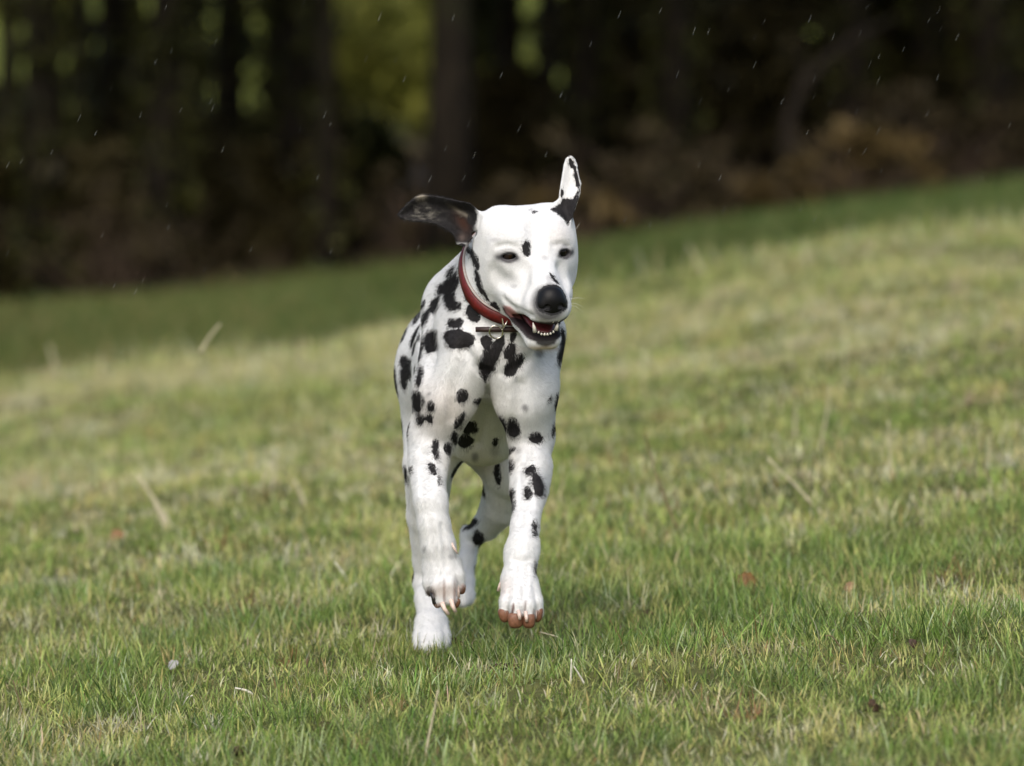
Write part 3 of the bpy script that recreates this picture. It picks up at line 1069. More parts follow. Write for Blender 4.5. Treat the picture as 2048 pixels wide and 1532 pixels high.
def dog_sdf(P):
    d = trunk(P, .12)
    d = smin(d, tail(P), .02)
    d = smin(d, neck(P, .1), .05)
    d = smin(d, breast(P, .08), .020)
    for g, k in ((leg_c, .05), (leg_d, .05)):
        d = smin(d, g(P, .08), k)
    for g, k in ((leg_a, .015), (leg_b, .015)):
        d = smin(d, g(P, .08), k)
    d = smin(d, paw_a(P), .010); d = smin(d, paw_b(P), .010)
    d = smin(d, paw_c(P), .008); d = smin(d, paw_d(P), .012)
    for (pts, r, kk) in GROOVES:
        m = np.linalg.norm(P - pts[len(pts) // 2], axis=1) < .13
        if m.any():
            Q = P[m]; gv = np.full(len(Q), .5)
            for a_, b_ in zip(pts[:-1], pts[1:]):
                gv = np.minimum(gv, s_cone(Q, a_, b_, r, r))
            d[m] = smax(d[m], -gv, kk)
    h = head(P)
    h = smin(h, jaw(P), .010)
    cut = np.full(len(P), 0.5)
    m = np.linalg.norm(P - mouth_c, axis=1) < .13
    if m.any():
        cut[m] = s_ell(P[m], mouth_c, mouth_r, MM)
    h = smax(h, -cut, .004)
    h = smin(h, ear_sdf(P, EAR1, .062, .00022, .012, (-1, 0), .0032), .010)
    h = smin(h, ear_sdf(P, EAR2, .066, .00016, .008, (0, -1), .0034), .010)
    d = smin(d, h, .016)
    m = np.linalg.norm(P - HO, axis=1) < .09
    if m.any():
        for s in (-1, 1):
            c, M = EYE[s]
            e = s_ell(P[m], c, np.array([15.5, 22, 5.7 if s < 0 else 7.0]) * HK, M)
            d[m] = smax(d[m], -e, .0025)
    for (pts, r, kk) in FOLDS:
        m = np.linalg.norm(P - pts[len(pts) // 2], axis=1) < .09
        if m.any():
            Q = P[m]; gv = np.full(len(Q), .5)
            for a_, b_ in zip(pts[:-1], pts[1:]):
                gv = np.minimum(gv, s_cone(Q, a_, b_, r, r))
            d[m] = smax(d[m], -gv, kk)
    return d


EYE = {}
for s in (-1, 1):
    ang = R_(24) * s
    tilt = R_(-8) * s
    rr = np.array([math.cos(ang), -math.sin(ang), 0.0]); ff = np.array([math.sin(ang), math.cos(ang), 0.0]); uu = np.array([0, 0, 1.0])
    r2 = rr * math.cos(tilt) + uu * math.sin(tilt); u2 = uu * math.cos(tilt) - rr * math.sin(tilt)
    EYE[s] = (hd(s * 56, 2, 0), HM @ np.stack([r2, ff, u2], 1))

H_VOX = 0.0022


def surface_y(px_, py_, y0=-.12, y1=.7):
    """Depth at which the line of sight first meets the coat."""
    ys = np.linspace(y0, y1, 420)
    d = dog_sdf(np.array([at(px_, py_, q) for q in ys]))
    i = np.argmax(d < 0)
    return ys[i] if d[i] < 0 else None


_gr = []
for (poly, depth, r, kk) in (
        ([(846, 628), (841, 668), (840, 705)], .0022, .006, .012),        # in front of the shoulder blade
        ([(925, 690), (918, 740), (900, 790), (905, 840)], .003, .008, .014),        # breast against the right arm
        ([(1040, 770), (1036, 800), (1028, 835), (1026, 862)], .003, .007, .012),    # breast against the left arm
        ([(974, 740), (975, 770), (976, 792)], .004, .005, .008),                    # cleft
        ([(966, 812), (961, 850), (955, 888)], .003, .005, .010),                    # breastbone furrow
        ([(852, 900), (856, 940), (858, 975)], .002, .005, .010),
        ([(1058, 905), (1056, 950), (1054, 1010)], .002, .005, .010)):
    pts = []
    for (x, y) in poly:
        sy = surface_y(x, y)
        if sy is not None:
            pts.append(at(x, y, sy - r + depth))
    if len(pts) > 1:
        _gr.append((pts, r, kk))
GROOVES.extend(_gr)
_fo = []
for (poly, depth, r, kk) in (
        ([(984, 545), (1000, 561), (1022, 570)], .0005, .010, .014),      # under the eye
        ([(1046, 536), (1042, 566), (1032, 596)], .0011, .009, .013),     # cheek against muzzle
        ([(1124, 536), (1132, 556), (1136, 578)], .0012, .008, .012),
        ([(1006, 598), (1028, 617), (1062, 632)], .0009, .004, .007),     # lip fold
        ([(1069, 450), (1071, 476), (1074, 500)], .0009, .010, .014),     # furrow of the brow
        ([(994, 493), (1012, 488), (1034, 494)], .0016, .0035, .005),     # lid crease
        ([(1108, 491), (1124, 487), (1138, 492)], .0014, .0035, .005),
        ([(958, 438), (951, 462), (946, 486)], .0012, .004, .006),        # ear against cheek
        ([(1028, 1118), (1045, 1122), (1062, 1117)], .0006, .003, .006),
        ([(862, 1044), (868, 1090), (872, 1132)], .0012, .003, .006),     # tendons
        ([(884, 1050), (890, 1096), (892, 1132)], .0012, .003, .006),
        ([(1036, 1132), (1032, 1168)], .0012, .003, .006), ([(1051, 1132), (1052, 1168)], .0012, .003, .006),
        ([(1046, 930), (1047, 985), (1041, 1050)], .0018, .004, .008),
        ([(845, 905), (846, 950), (846, 985)], .0018, .004, .008),
        ([(930, 700), (945, 722), (968, 742)], .0016, .006, .010),        # loose skin at the throat
        ([(1060, 716), (1040, 732), (1010, 748)], .0014, .006, .010)):
    pts = []
    for (x, y) in poly:
        sy = surface_y(x, y)
        if sy is not None:
            pts.append(at(x, y, sy - r + depth))
    if len(pts) > 1:
        _fo.append((pts, r, kk))
FOLDS.extend(_fo)
dV, dQ = mesh_sdf(dog_sdf, (-.30, -.18, -.03), (.20, 1.30, .84), H_VOX)
dV = relax(dV, dQ, 2, .45)
print('dog mesh', len(dV), len(dQ))

# ---- coat: pigment fields, with some painted shade and highlight
vx, vy, vz = project(dV)
spots = []          # px, py, half length, half width, angle (deg, anticlockwise in the picture)


def conv(lst, ox, oy, s):
    for (x, y, a, b, *ang) in lst:
        spots.append((ox + x / s, oy + y / s, a / s * 1.06 + .4, b / s * 1.06 + .4, ang[0] if ang else 0))


conv([(380, 1115, 62, 28, 62), (262, 1185, 62, 19, 68), (318, 1200, 55, 20, 70),
      (300, 1110, 32, 9, 70), (612, 1065, 30, 25, 120), (650, 1172, 66, 46, 115), (525, 1240, 52, 35, 0), (552, 1350, 104, 64, -8), (356, 1375, 70, 46, 90), (368, 1320, 40, 28, 60),
      (270, 1340, 25, 8, 90), (488, 885, 45, 14, 55), (745, 1372, 40, 45, 0), (590, 960, 30, 14, 100), (622, 735, 34, 18, 120), (660, 800, 70, 20, 110),
      (690, 960, 90, 18, 105), (735, 1050, 50, 14, 120), (800, 1135, 42, 32, 130), (290, 1420, 80, 8, 80), (568, 715, 30, 26, 90)], 760, 290, 3.482)  # thinnest streak on this line is the shoulder fold's shadow, painted as a spot
conv([(206, 345, 60, 42, 110), (212, 430, 62, 45, 80), (196, 500, 52, 28, 95), (1045, 250, 70, 42, 60),
      (1075, 360, 104, 54, 52), (1075, 136, 46, 22, 70), (325, 450, 82, 24, 80), (305, 655, 82, 44, 95), (408, 692, 38, 28, 80), (325, 795, 48, 28, 90),
      (400, 792, 38, 26, 120), (360, 790, 30, 16, 0), (660, 612, 56, 46, 90), (800, 655, 38, 22, 0), (715, 865, 62, 52, 20), (768, 885, 26, 24, 0),
      (688, 975, 64, 55, 0), (598, 945, 44, 30, 100), (640, 810, 68, 26, 60), (988, 840, 72, 20, 108), (1075, 867, 78, 48, 100), (1258, 947, 54, 46, 0),
      (1368, 632, 22, 12, 60), (1425, 660, 66, 14, 88), (1398, 880, 58, 16, 75), (930, 982, 36, 22, 80), (450, 1045, 84, 24, 92), (425, 1195, 52, 22, 112),
      (475, 1295, 40, 10, 90), (257, 1205, 30, 12, 90), (205, 1235, 62, 12, 95), (220, 885, 46, 11, 80), (1215, 1212, 46, 38, 30), (1272, 1330, 92, 42, 102),
      (1195, 1400, 52, 32, 95), (1068, 1450, 92, 20, 92), (948, 1240, 88, 28, 92), (1060, 1160, 48, 24, 100), (1472, 200, 128, 26, 92), (1445, 300, 60, 20, 85),
      (550, 1030, 50, 34, 90), (310, 145, 24, 8, 90), (210, 980, 26, 6, 90), (1055, 1050, 36, 16, 45)], 760, 640, 4.03)
conv([(745, 360, 66, 36, 36), (812, 478, 56, 44, 100), (1276, 405, 66, 18, 92), (1281, 720, 62, 11, 90), (1095, 165, 92, 20, 92)], 760, 960, 4.14)
conv([(1021, 722, 56, 28, 95), (1212, 930, 50, 10, 128), (1078, 466, 20, 4, 0)], 760, 290, 3.482)
# standing ear: pigment at its tip and edge
conv([(1335, 130, 36, 18, 100), (1355, 165, 26, 10, 110), (1372, 240, 62, 13, 100), (1266, 340, 32, 12, 80)], 760, 290, 3.482)
# spots seen from behind and from the sides
rs = np.random.default_rng(5)
dn = np.zeros_like(dV)
_e1 = dV[dQ[:, 1]] - dV[dQ[:, 0]]; _e2 = dV[dQ[:, 3]] - dV[dQ[:, 0]]
_fn = np.cross(_e1, _e2)
for i in range(4):
    for k in range(3):
        dn[:, k] += np.bincount(dQ[:, i], _fn[:, k], len(dV))
dn /= np.linalg.norm(dn, axis=1)[:, None] + 1e-12

front_spots = []
cen, met, frame = [], [], []
cell = {}
near_id = np.lexsort((vz,))
for (px, py, a, b, ang) in spots:
    m = np.flatnonzero((np.abs(vx - px) < 4) & (np.abs(vy - py) < 4))
    if not len(m):
        continue
    c = dV[m[np.argmin(vz[m])]]
    k = m_px(c[1])
    t = R_(ang)
    ax1 = np.array([math.cos(t), 0, math.sin(t)]); ax2 = np.array([-math.sin(t), 0, math.cos(t)])
    front_spots.append((px, py, a, b, t, c))
_hd = to_head(dV)[:, 1]
far = np.flatnonzero(((dn[:, 1] > 0.12) | ((np.abs(dn[:, 0]) > .8) & (dV[:, 1] > .32) & (dn[:, 1] > -.12))) & (dV[:, 2] > .10) & (_hd < -90))
taken = [q[-1] for q in front_spots]
for i in rs.permutation(far)[:9000]:
    p = dV[i]
    if p[1] < .30 and dn[i, 1] < .45:
        continue
    if min(np.linalg.norm(p - q) for q in taken) > 0.044:
        taken.append(p)
        u = rs.normal(size=3); M = np.linalg.qr(np.stack([dn[i], u, np.cross(dn[i], u)], 1))[0]
        a = rs.uniform(.010, .026)
        cen.append(p); met.append(np.array([a, a * rs.uniform(.7, 1), a * rs.uniform(.6, 1)])); frame.append(M)
spot = np.full(len(dV), 0.05)
for c, r, M in zip(cen, met, frame):
    m = np.flatnonzero(np.all(np.abs(dV - c) < r.max() + .012, axis=1))
    if len(m):
        spot[m] = smin(spot[m], s_ell(dV[m], c, r, M), .002)
for (px, py, a, b, t, c) in front_spots:
    k = m_px(c[1]); cap = max(a, b) * k * 2.6 + .016
    m = np.flatnonzero((np.abs(vx - px) < a + b + 12) & (np.abs(vy - py) < a + b + 12) & (np.abs(dV[:, 1] - c[1]) < cap + .01) & (dn[:, 1] < .35))
    if len(m):
        dx = vx[m] - px; dy = -(vy[m] - py)
        q1 = dx * math.cos(t) + dy * math.sin(t); q2 = -dx * math.sin(t) + dy * math.cos(t)
        th_ = np.arctan2(q2 / b, q1 / a)
        wob = 1 + .045 * np.sin(3 * th_ + px) + .03 * np.sin(5 * th_ + py)
        k0 = np.sqrt((q1 / a) ** 2 + (q2 / b) ** 2) / wob; k1 = np.sqrt((q1 / a ** 2) ** 2 + (q2 / b ** 2) ** 2) + 1e-6
        v = np.maximum(k0 * (k0 - 1) / k1 * k, np.abs(dV[m, 1] - c[1]) - cap)
        spot[m] = smin(spot[m], v, .002)
# larger patches of irregular outline
PATCH = [
    (760, 640, 4.03, .02, .30, [(1005, 108), (1012, 180), (945, 340), (928, 405), (872, 450), (850, 505), (800, 440), (784, 370), (808, 310), (826, 240), (878, 205), (940, 150)]),
    (760, 290, 3.482, .05, .50, [(550, 850), (557, 950), (522, 1030), (532, 1080), (572, 1100), (562, 1140), (482, 1157), (448, 1110), (442, 1040), (388, 1045), (408, 980), (470, 930), (520, 880)]),
    (0, 0, 1, .02, .12, [(1099, 420), (1114, 411), (1126, 399), (1145, 396), (1160, 378), (1156, 405), (1146, 436), (1136, 452), (1126, 437), (1114, 427)]),
]
for (ox, oy, sc, y0, y1, poly) in PATCH:
    poly = np.array([(ox + x / sc, oy + y / sc) for x, y in poly], float)
    m = np.flatnonzero((vx > poly[:, 0].min() - 12) & (vx < poly[:, 0].max() + 12) & (vy > poly[:, 1].min() - 12) & (vy < poly[:, 1].max() + 12)
                       & (dV[:, 1] > y0) & (dV[:, 1] < y1) & (dn[:, 1] < .15))
    spot[m] = smin(spot[m], s_poly(vx[m], vy[m], poly) * m_px((y0 + y1) / 2), .002)
del vx, vy

hq = to_head(dV)
px, py, pz = project(dV)
col = np.tile(np.array([.775, .785, .785]), (len(dV), 1))


def tint(w, c):
    w = np.clip(w, 0, 1)[:, None]
    col[:] = col * (1 - w) + np.array(c) * w


def blob(x, y, a, b, soft, ymax=9):
    """Soft picture-aligned patch on the front surfaces of the coat."""
    q = np.sqrt(((px - x) / a) ** 2 + ((py - y) / b) ** 2)
    return np.clip((1 + soft - q) / (2 * soft), 0, 1) * (dV[:, 1] < ymax)


front = dV[:, 1] < .16
# thin-haired, pinkish places
tint(.25 * blob(880, 820, 50, 50, .6), (.78, .66, .60))
tint(.20 * blob(960, 850, 70, 80, .5), (.76, .68, .56))
tint(.30 * blob(958, 925, 60, 26, .5), (.70, .62, .48))
tint(.16 * blob(1118, 470, 26, 22, .6), (.75, .62, .52))
# faint ticking
for (x, y, a, b, s) in ((1089, 516, 7, 5, .32), (1098, 556, 7, 7, .35), (1050, 814, 6, 6, .7), (1028, 572, 6, 4, .2), (990, 480, 12, 4, .22), (812, 676, 5, 6, .5),
                        (820, 692, 4, 5, .5), (812, 690, 3, 4, .4), (950, 914, 7, 9, .6), (1078, 705, 9, 8, .6), (859, 787, 4, 4, .5), (1038, 900, 6, 6, .3),
                        (849, 1097, 3, 6, .5), (892, 1096, 6, 5, .25), (904, 1112, 8, 5, .35), (990, 900, 10, 12, .35), (1102, 570, 10, 8, .35)):
    tint(s * blob(x, y, a, b, .45, .45), (.10, .10, .11))
# ears: dark outside of the flung one with a brown hollow
e1 = s_poly(px, py, EAR1)
in1 = (px < 962) & (py < 500) & (dV[:, 1] < .13) & (e1 < 6) & (hq[:, 0] < -86)
streak = vnoise(px * .25 + py * .4, py * 1.2 - px * .25, .30, 2)
ear_c = np.array([.022, .021, .022])[None] + (np.clip((streak - .42) * 3.0, 0, 1) * np.exp(-(((px - 848) / 30) ** 2 + ((py - 424) / 14) ** 2)) * .34)[:, None] * np.array([1, .95, .8])
brown = np.exp(-(((px - 925) / 16) ** 2 + ((py - 444 - (px - 925) * .9) / 17) ** 2))
ear_c = ear_c * (1 - brown[:, None]) + brown[:, None] * np.array([.045, .020, .013])
hilite_tip = np.exp(-(((px - 925) / 22) ** 2 + ((py - 426 - (px - 925) * .62) / 4) ** 2)) * .6 + np.exp(-(((px - 842) / 10) ** 2 + ((py - 393) / 5) ** 2)) * .9  # painted highlight along the ear fold, plus the white tip
ear_c = ear_c * (1 - np.clip(hilite_tip, 0, 1)[:, None]) + np.clip(hilite_tip, 0, 1)[:, None] * np.array([.40, .36, .29])
w1 = in1 * np.clip((958 - px + (py - 440) * -.1) / 10, 0, 1) * np.clip((492 - py) / 8, 0, 1)
col[:] = col * (1 - w1[:, None]) + ear_c * w1[:, None]
tint(in1 * .12 * np.exp(-(((px - 925) / 9) ** 2 + ((py - 475) / 8) ** 2)), (.62, .45, .38))
# eye rims and lid crease
for s in (-1, 1):
    c, M = EYE[s]
    q = (dV - c) @ M / HK
    e = np.sqrt((q[:, 0] / 15.5) ** 2 + (q[:, 2] / 9) ** 2)
    ins = (np.abs(q[:, 1]) < 30)
    tint(ins * np.clip((1.42 - e) / .3, 0, 1) * .95, (.018, .017, .019))
    tint(ins * np.clip((2.1 - e) / .9, 0, 1) * .28, (.20, .19, .20))
    tint(ins * np.exp(-((q[:, 2] - 15 + .02 * q[:, 0] ** 2) / 2.2) ** 2 - (q[:, 0] / 16) ** 4) * .35, (.16, .15, .16))  # grey arc: shade of the lid crease put into the colour
    tint(ins * np.exp(-(((q[:, 0] * s - 21) / 10) ** 2 + ((q[:, 2] - 1) / 7) ** 2)) * .9, (.035, .035, .04))
    tint(ins * np.exp(-(((q[:, 0] * s + 17) / 6) ** 2 + ((q[:, 2] + 4) / 4) ** 2)) * .85, (.04, .04, .045))
# mouth
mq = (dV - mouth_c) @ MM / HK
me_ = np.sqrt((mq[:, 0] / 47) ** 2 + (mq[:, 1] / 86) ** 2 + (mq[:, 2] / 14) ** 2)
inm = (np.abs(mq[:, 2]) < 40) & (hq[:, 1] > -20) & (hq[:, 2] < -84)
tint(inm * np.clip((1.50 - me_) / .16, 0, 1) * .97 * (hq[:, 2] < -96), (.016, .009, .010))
onhead = front & (hq[:, 1] > -75) & (hq[:, 2] < -70)


def ptint(w, soft, poly, c, cond):
    m = np.flatnonzero(cond & (np.abs(px - np.mean([q[0] for q in poly])) < 70) & (np.abs(py - np.mean([q[1] for q in poly])) < 70))
    if len(m):
        ww = np.zeros(len(dV)); ww[m] = w * np.clip(.5 - s_poly(px[m], py[m], poly) / soft, 0, 1)
        tint(ww, c)


ptint(.9, 4, [(1007, 611), (1020, 613), (1040, 631), (1045, 641), (1022, 635), (1012, 625)], (.50, .22, .21), onhead)
ptint(.97, 3, [(1020, 632), (1030, 634), (1050, 641), (1064, 646), (1068, 670), (1056, 670), (1044, 656), (1030, 646)], (.018, .012, .014), onhead)
ptint(.95, 4, [(1040, 637), (1062, 641), (1090, 644), (1120, 641), (1136, 632), (1134, 640), (1118, 650), (1060, 652)], (.03, .018, .018), onhead & (hq[:, 1] > 20))
ptint(.97, 3, [(1058, 664), (1090, 669), (1124, 662), (1122, 672), (1112, 679), (1090, 682), (1068, 678)], (.016, .013, .014), onhead & (hq[:, 1] > 30))
ptint(.93, 5, [(1068, 676), (1092, 680), (1116, 676), (1110, 688), (1092, 694), (1074, 689)], (.03, .027, .027), onhead & (hq[:, 1] > 30))
tint(front * np.exp(-(((px - 1090) / 40) ** 2 + ((py - 696) / 4) ** 2)) * .6 * (hq[:, 2] < -150), (.50, .36, .22))
tint((nose_d(dV) < .0022) * 1.0, (.008, .008, .009))
# soft dark fur round the nose leather
nq = np.sqrt(((px - 1098) / 36) ** 2 + ((py - 606) / 38) ** 2)
tint(front * np.clip((1.12 - nq) / .3, 0, 1) * .85 * (hq[:, 1] > 70), (.05, .05, .055))
# toes
tint(blob(861, 1188, 11, 14, .35, .2) * .98, (.02, .02, .022))
for (x, y, a, b) in ((878, 1214, 12, 7), (916, 1209, 7, 8), (926, 1178, 6, 10)):
    tint(blob(x, y, a, b, .4, .2) * .9, (.30, .13, .09))
for xx in (888.5, 909):
    tint(blob(xx, 1185, 2.2, 26, .5, .2) * .7, (.16, .06, .05))  # gaps between the toes darkened, shade painted on the coat
tint(.35 * blob(893, 1180, 34, 12, .6, .2), (.72, .56, .48))
for (x0, y0, x1, y1) in ((1027, 1210, 1024, 1232), (1051, 1205, 1044, 1262), (1067, 1222, 1066, 1255)):
    for t in np.linspace(0, 1, 8):
        tint(.6 * blob(x0 + (x1 - x0) * t, y0 + (y1 - y0) * t, 2.2, 5, .5, .1), (.14, .06, .045))  # toe gaps of the reaching paw, their shade painted as dark lines
tint(.25 * blob(1010, 1175, 14, 18, .6, .1), (.70, .55, .48))

k = NT('spotted_coat')
tc = k.n('ShaderNodeTexCoord').outputs['Object']
a_spot = k.n('ShaderNodeAttribute', attribute_name='spot').outputs['Fac']
a_col = k.n('ShaderNodeAttribute', attribute_name='coat').outputs['Color']
stretch = k.n('ShaderNodeMapping', {'Vector': tc, 'Scale': (1, 1, .45)}).outputs[0]
rag = k.noise(330, 3, stretch, .6)
rag2 = k.noise(90, 2, stretch, .5)
e = k.math('ADD', a_spot, k.math('MULTIPLY', k.math('SUBTRACT', rag, .5), .0075))
e = k.math('ADD', e, k.math('MULTIPLY', k.math('SUBTRACT', rag2, .5), .0075))
f = k.sstep(e, -.0011, .0009, 1.0, 0.0)
lum = k.sstep(k.noise(700, 2, stretch), .25, .75, .90, 1.04)
big = k.sstep(k.noise(14, 3, tc), .3, .7, .94, 1.02)
white = k.mix(1.0, a_col, k.n('ShaderNodeCombineColor', {0: k.math('MULTIPLY', lum, big), 1: k.math('MULTIPLY', lum, big), 2: k.math('MULTIPLY', lum, big)}).outputs[0], 'MULTIPLY')
black = k.mix(k.noise(500, 2, stretch), rgb(.010, .010, .011), rgb(.034, .032, .033))
cc = k.mix(f, white, black)
bmp = k.n('ShaderNodeBump', {'Strength': .35, 'Distance': .0015, 'Height': k.noise(420, 3, stretch)}).outputs[0]
pb = k.n('ShaderNodeBsdfPrincipled', {'Base Color': cc, 'Roughness': .7, 'Specular IOR Level': .15, 'Normal': bmp})
M_COAT = k.surf(pb.outputs[0])

dog = empty('dalmatian', (-.05, .30, .0))
tag(dog, 'white dalmatian with black spots running across the grass with open mouth and a red collar', 'dog')
body = mesh_obj('body', dV, dQ, M_COAT, dog)
set_val(body, 'spot', spot)
set_col(body, 'coat', col)

# ---- short coat: real hairs, rooted on the body
def make_fur(count):
    g = np.random.default_rng(21)
    tri = np.concatenate([dQ[:, [0, 1, 2]], dQ[:, [0, 2, 3]]])
    A, B, C = dV[tri[:, 0]], dV[tri[:, 1]], dV[tri[:, 2]]
    area = np.linalg.norm(np.cross(B - A, C - A), axis=1) / 2
    ctr = (A + B + C) / 3
    wgt = area * np.where(ctr[:, 1] < .2, 1.6, .8)
    ti = g.choice(len(tri), count, p=wgt / wgt.sum())
    u, v = g.random(count), g.random(count)
    fl = u + v > 1; u[fl] = 1 - u[fl]; v[fl] = 1 - v[fl]
    w3 = np.stack([1 - u - v, u, v], 1)
    P = (dV[tri[ti]] * w3[..., None]).sum(1)
    N = (dn[tri[ti]] * w3[..., None]).sum(1); N /= np.linalg.norm(N, axis=1)[:, None]
    S = (spot[tri[ti]] * w3).sum(1)
    K = (col[tri[ti]] * w3[..., None]).sum(1)
    q = to_head(P)
    inhead = (q[:, 1] > -120) & (q[:, 2] > -190) & (P[:, 2] > .42) & (P[:, 1] < .09)
    # bare skin: mouth, pads, eyes, nose
    bare = ((K[:, 0] < .06) & inhead & (q[:, 1] > -20) & (q[:, 2] < -84)) | ((K[:, 0] > K[:, 1] * 1.6) & (K[:, 0] < .55))
    for s in (-1, 1):
        bare |= np.linalg.norm(P - EYE[s][0], axis=1) < 15 * HK
    keep = ~bare
    P, N, S, K, q, inhead = P[keep], N[keep], S[keep], K[keep], q[keep], inhead[keep]
    n = len(P)
    # lie of the coat: backwards over head and trunk, down the chest and legs
    D = np.tile(np.array([0, .55, -.85]), (n, 1))
    up = P[:, 2] > .42
    D[up] = np.array([0, .8, -.6])
    back = np.tile(-HM[:, 1], (n, 1)) + .25 * np.sign(q[:, :1]) * HM[:, 0]
    D[inhead] = back[inhead]
    e1_ = inhead & (q[:, 0] < -92); e2_ = inhead & (q[:, 0] > 30) & (q[:, 2] > 70)
    D[e1_] = np.array([-.9, .2, -.1]); D[e2_] = np.array([.15, .1, 1])
    sw = np.stack([vnoise(P[:, 0] + i * 7, P[:, 2] + P[:, 1], 16, 2) - .5 for i in range(3)], 1)
    D = D + sw * .9 + g.normal(size=(n, 3)) * .16
    D -= N * (D * N).sum(1)[:, None]
    D /= np.linalg.norm(D, axis=1)[:, None] + 1e-9
    L = np.where(inhead, .0036, .0068) * g.uniform(.6, 1.25, n)
    L = np.where(inhead & (q[:, 1] > 40), .0024, L)
    lift = np.where(inhead, .20, .20) * g.uniform(.5, 1.5, n)
    p0 = P - N * .0006
    p1 = P + (D * .5 + N * (lift * .6)[:, None]) * L[:, None]
    p2 = P + (D * 1.0 + N * (lift * .8)[:, None]) * L[:, None]
    pts = np.stack([p0, p1, p2], 1).reshape(-1, 3)
    cv = bpy.data.hair_curves.new('fur')
    cv.add_curves([3] * n)
    cv.points.foreach_set('position', (pts - world_loc(dog)).astype(np.float32).ravel())
    ra = cv.attributes.get('radius') or cv.attributes.new('radius', 'FLOAT', 'POINT')
    ra.data.foreach_set('value', np.tile(np.array([.00013, .00010, .00002], np.float32), n))
    dark = S + g.normal(size=n) * np.where(inhead, .0012, .0019) + (vnoise(P[:, 0] * 150, P[:, 2] * 70 + P[:, 1] * 50, 1.0, 2) - .5) * .006 < .0003
    hc_ = np.where(dark[:, None], np.array([[.016, .015, .016]]) * g.uniform(.5, 3.2, (n, 1)), np.clip(K * 1.08, 0, .92) * g.uniform(.82, 1.06, (n, 1)) * (.91 + .16 * vnoise(P[:, 0] * 260, P[:, 2] * 90 + P[:, 1] * 60, 1.0, 2))[:, None])
    at_ = cv.attributes.new('hair', 'FLOAT_COLOR', 'CURVE')
    at_.data.foreach_set('color', np.concatenate([hc_, np.ones((n, 1))], 1).astype(np.float32).ravel())
    o = bpy.data.objects.new('fur', cv)
    COL.objects.link(o); o.parent = dog
    o['kind'] = 'stuff'
    h = NT('coat_hair')
    c_ = h.n('ShaderNodeAttribute', attribute_name='hair').outputs['Color']
    b_ = h.n('ShaderNodeBsdfPrincipled', {'Base Color': c_, 'Roughness': .6, 'Specular IOR Level': .2})
    tr = h.n('ShaderNodeBsdfTranslucent', {'Color': c_})
    cv.materials.append(h.surf(h.n('ShaderNodeMixShader', {0: .25, 1: b_.outputs[0], 2: tr.outputs[0]}).outputs[0]))


make_fur(420000)

# ---- nose leather
def nose_sdf(P):
    d = nose(P)
    for s in (-1, 1):
        c = s_cone(P, hd(s * 14, 142, -76), hd(s * 10, 98, -70), 6.0 * HK, 5.5 * HK)
        c = smin(c, s_cone(P, hd(s * 15, 138, -78), hd(s * 31, 117, -82), 3.6 * HK, 2.2 * HK), .002)
        d = smax(d, -c, .0015)
    return smax(d, -s_cone(P, hd(0, 140, -84), hd(0, 128, -110), 1.6 * HK, 1.6 * HK), .001)


nc_ = hd(0, 112, -70)
nV, nQ = mesh_sdf(nose_sdf, nc_ - .045, nc_ + .045, .0011)
k = NT('nose_leather')
tc = k.n('ShaderNodeTexCoord').outputs['Object']
vor = k.n('ShaderNodeTexVoronoi', {'Vector': tc, 'Scale': 620.0}).outputs[0]
bmp = k.n('ShaderNodeBump', {'Strength': .35, 'Distance': .0006, 'Height': vor}).outputs[0]
M_NOSE = k.surf(k.n('ShaderNodeBsdfPrincipled', {'Base Color': k.mix(k.noise(120, 2, tc), rgb(.004, .004, .0045), rgb(.009, .009, .010)), 'Roughness': .40, 'Specular IOR Level': .20, 'Normal': bmp}).outputs[0])
mesh_obj('nose', relax(nV, nQ, 1), nQ, M_NOSE, dog)


def sphere(c, r, M=None, nu=24, nv=16):
    c = np.asarray(c, float); r = np.broadcast_to(np.asarray(r, float), (3,))
    M = np.eye(3) if M is None else M
    V = [[0, 0, 1.0]]
    for i in range(1, nv):
        t = math.pi * i / nv
        for j in range(nu):
            p = 2 * math.pi * j / nu
            V.append([math.sin(t) * math.cos(p), math.sin(t) * math.sin(p), math.cos(t)])
    V.append([0, 0, -1.0])
    V = (np.array(V) * r) @ M.T + c
    T, Q = [], []
    for j in range(nu):
        T.append((0, 1 + j, 1 + (j + 1) % nu))
        T.append((len(V) - 1, 1 + (nv - 2) * nu + (j + 1) % nu, 1 + (nv - 2) * nu + j))
    for i in range(nv - 2):
        for j in range(nu):
            a = 1 + i * nu + j; b = 1 + i * nu + (j + 1) % nu
            Q.append((a, a + nu, b + nu, b))
    return V, np.array(Q), np.array(T)


# ---- eyes
k = NT('eye_brown')
at_r = k.n('ShaderNodeAttribute', attribute_name='iris').outputs['Fac']
nz = k.noise(900, 2, k.n('ShaderNodeTexCoord').outputs['Object'])
iris = k.mix(nz, rgb(.010, .005, .003), rgb(.024, .012, .006))
c1 = k.mix(k.sstep(at_r, .44, .52), rgb(.004, .004, .004), iris)
c2 = k.mix(k.sstep(at_r, .80, .92), c1, rgb(.016, .011, .010))
M_EYE = k.surf(k.n('ShaderNodeBsdfPrincipled', {'Base Color': c2, 'Roughness': .10, 'Specular IOR Level': .30}).outputs[0])
for s in (-1, 1):
    c, M = EYE[s]
    ec = c - M[:, 1] * 12.5 * HK
    V, Q, T = sphere(ec, 16 * HK, M)
    o = mesh_obj('eye', V, [Q, T], M_EYE, dog)
    fwd = hd(.25, 1, -.1) - hd(0, 0, 0); fwd /= np.linalg.norm(fwd)
    d_ = (V - ec) / (16 * HK)
    set_val(o, 'iris', np.arccos(np.clip(d_ @ fwd, -1, 1)) / .85)

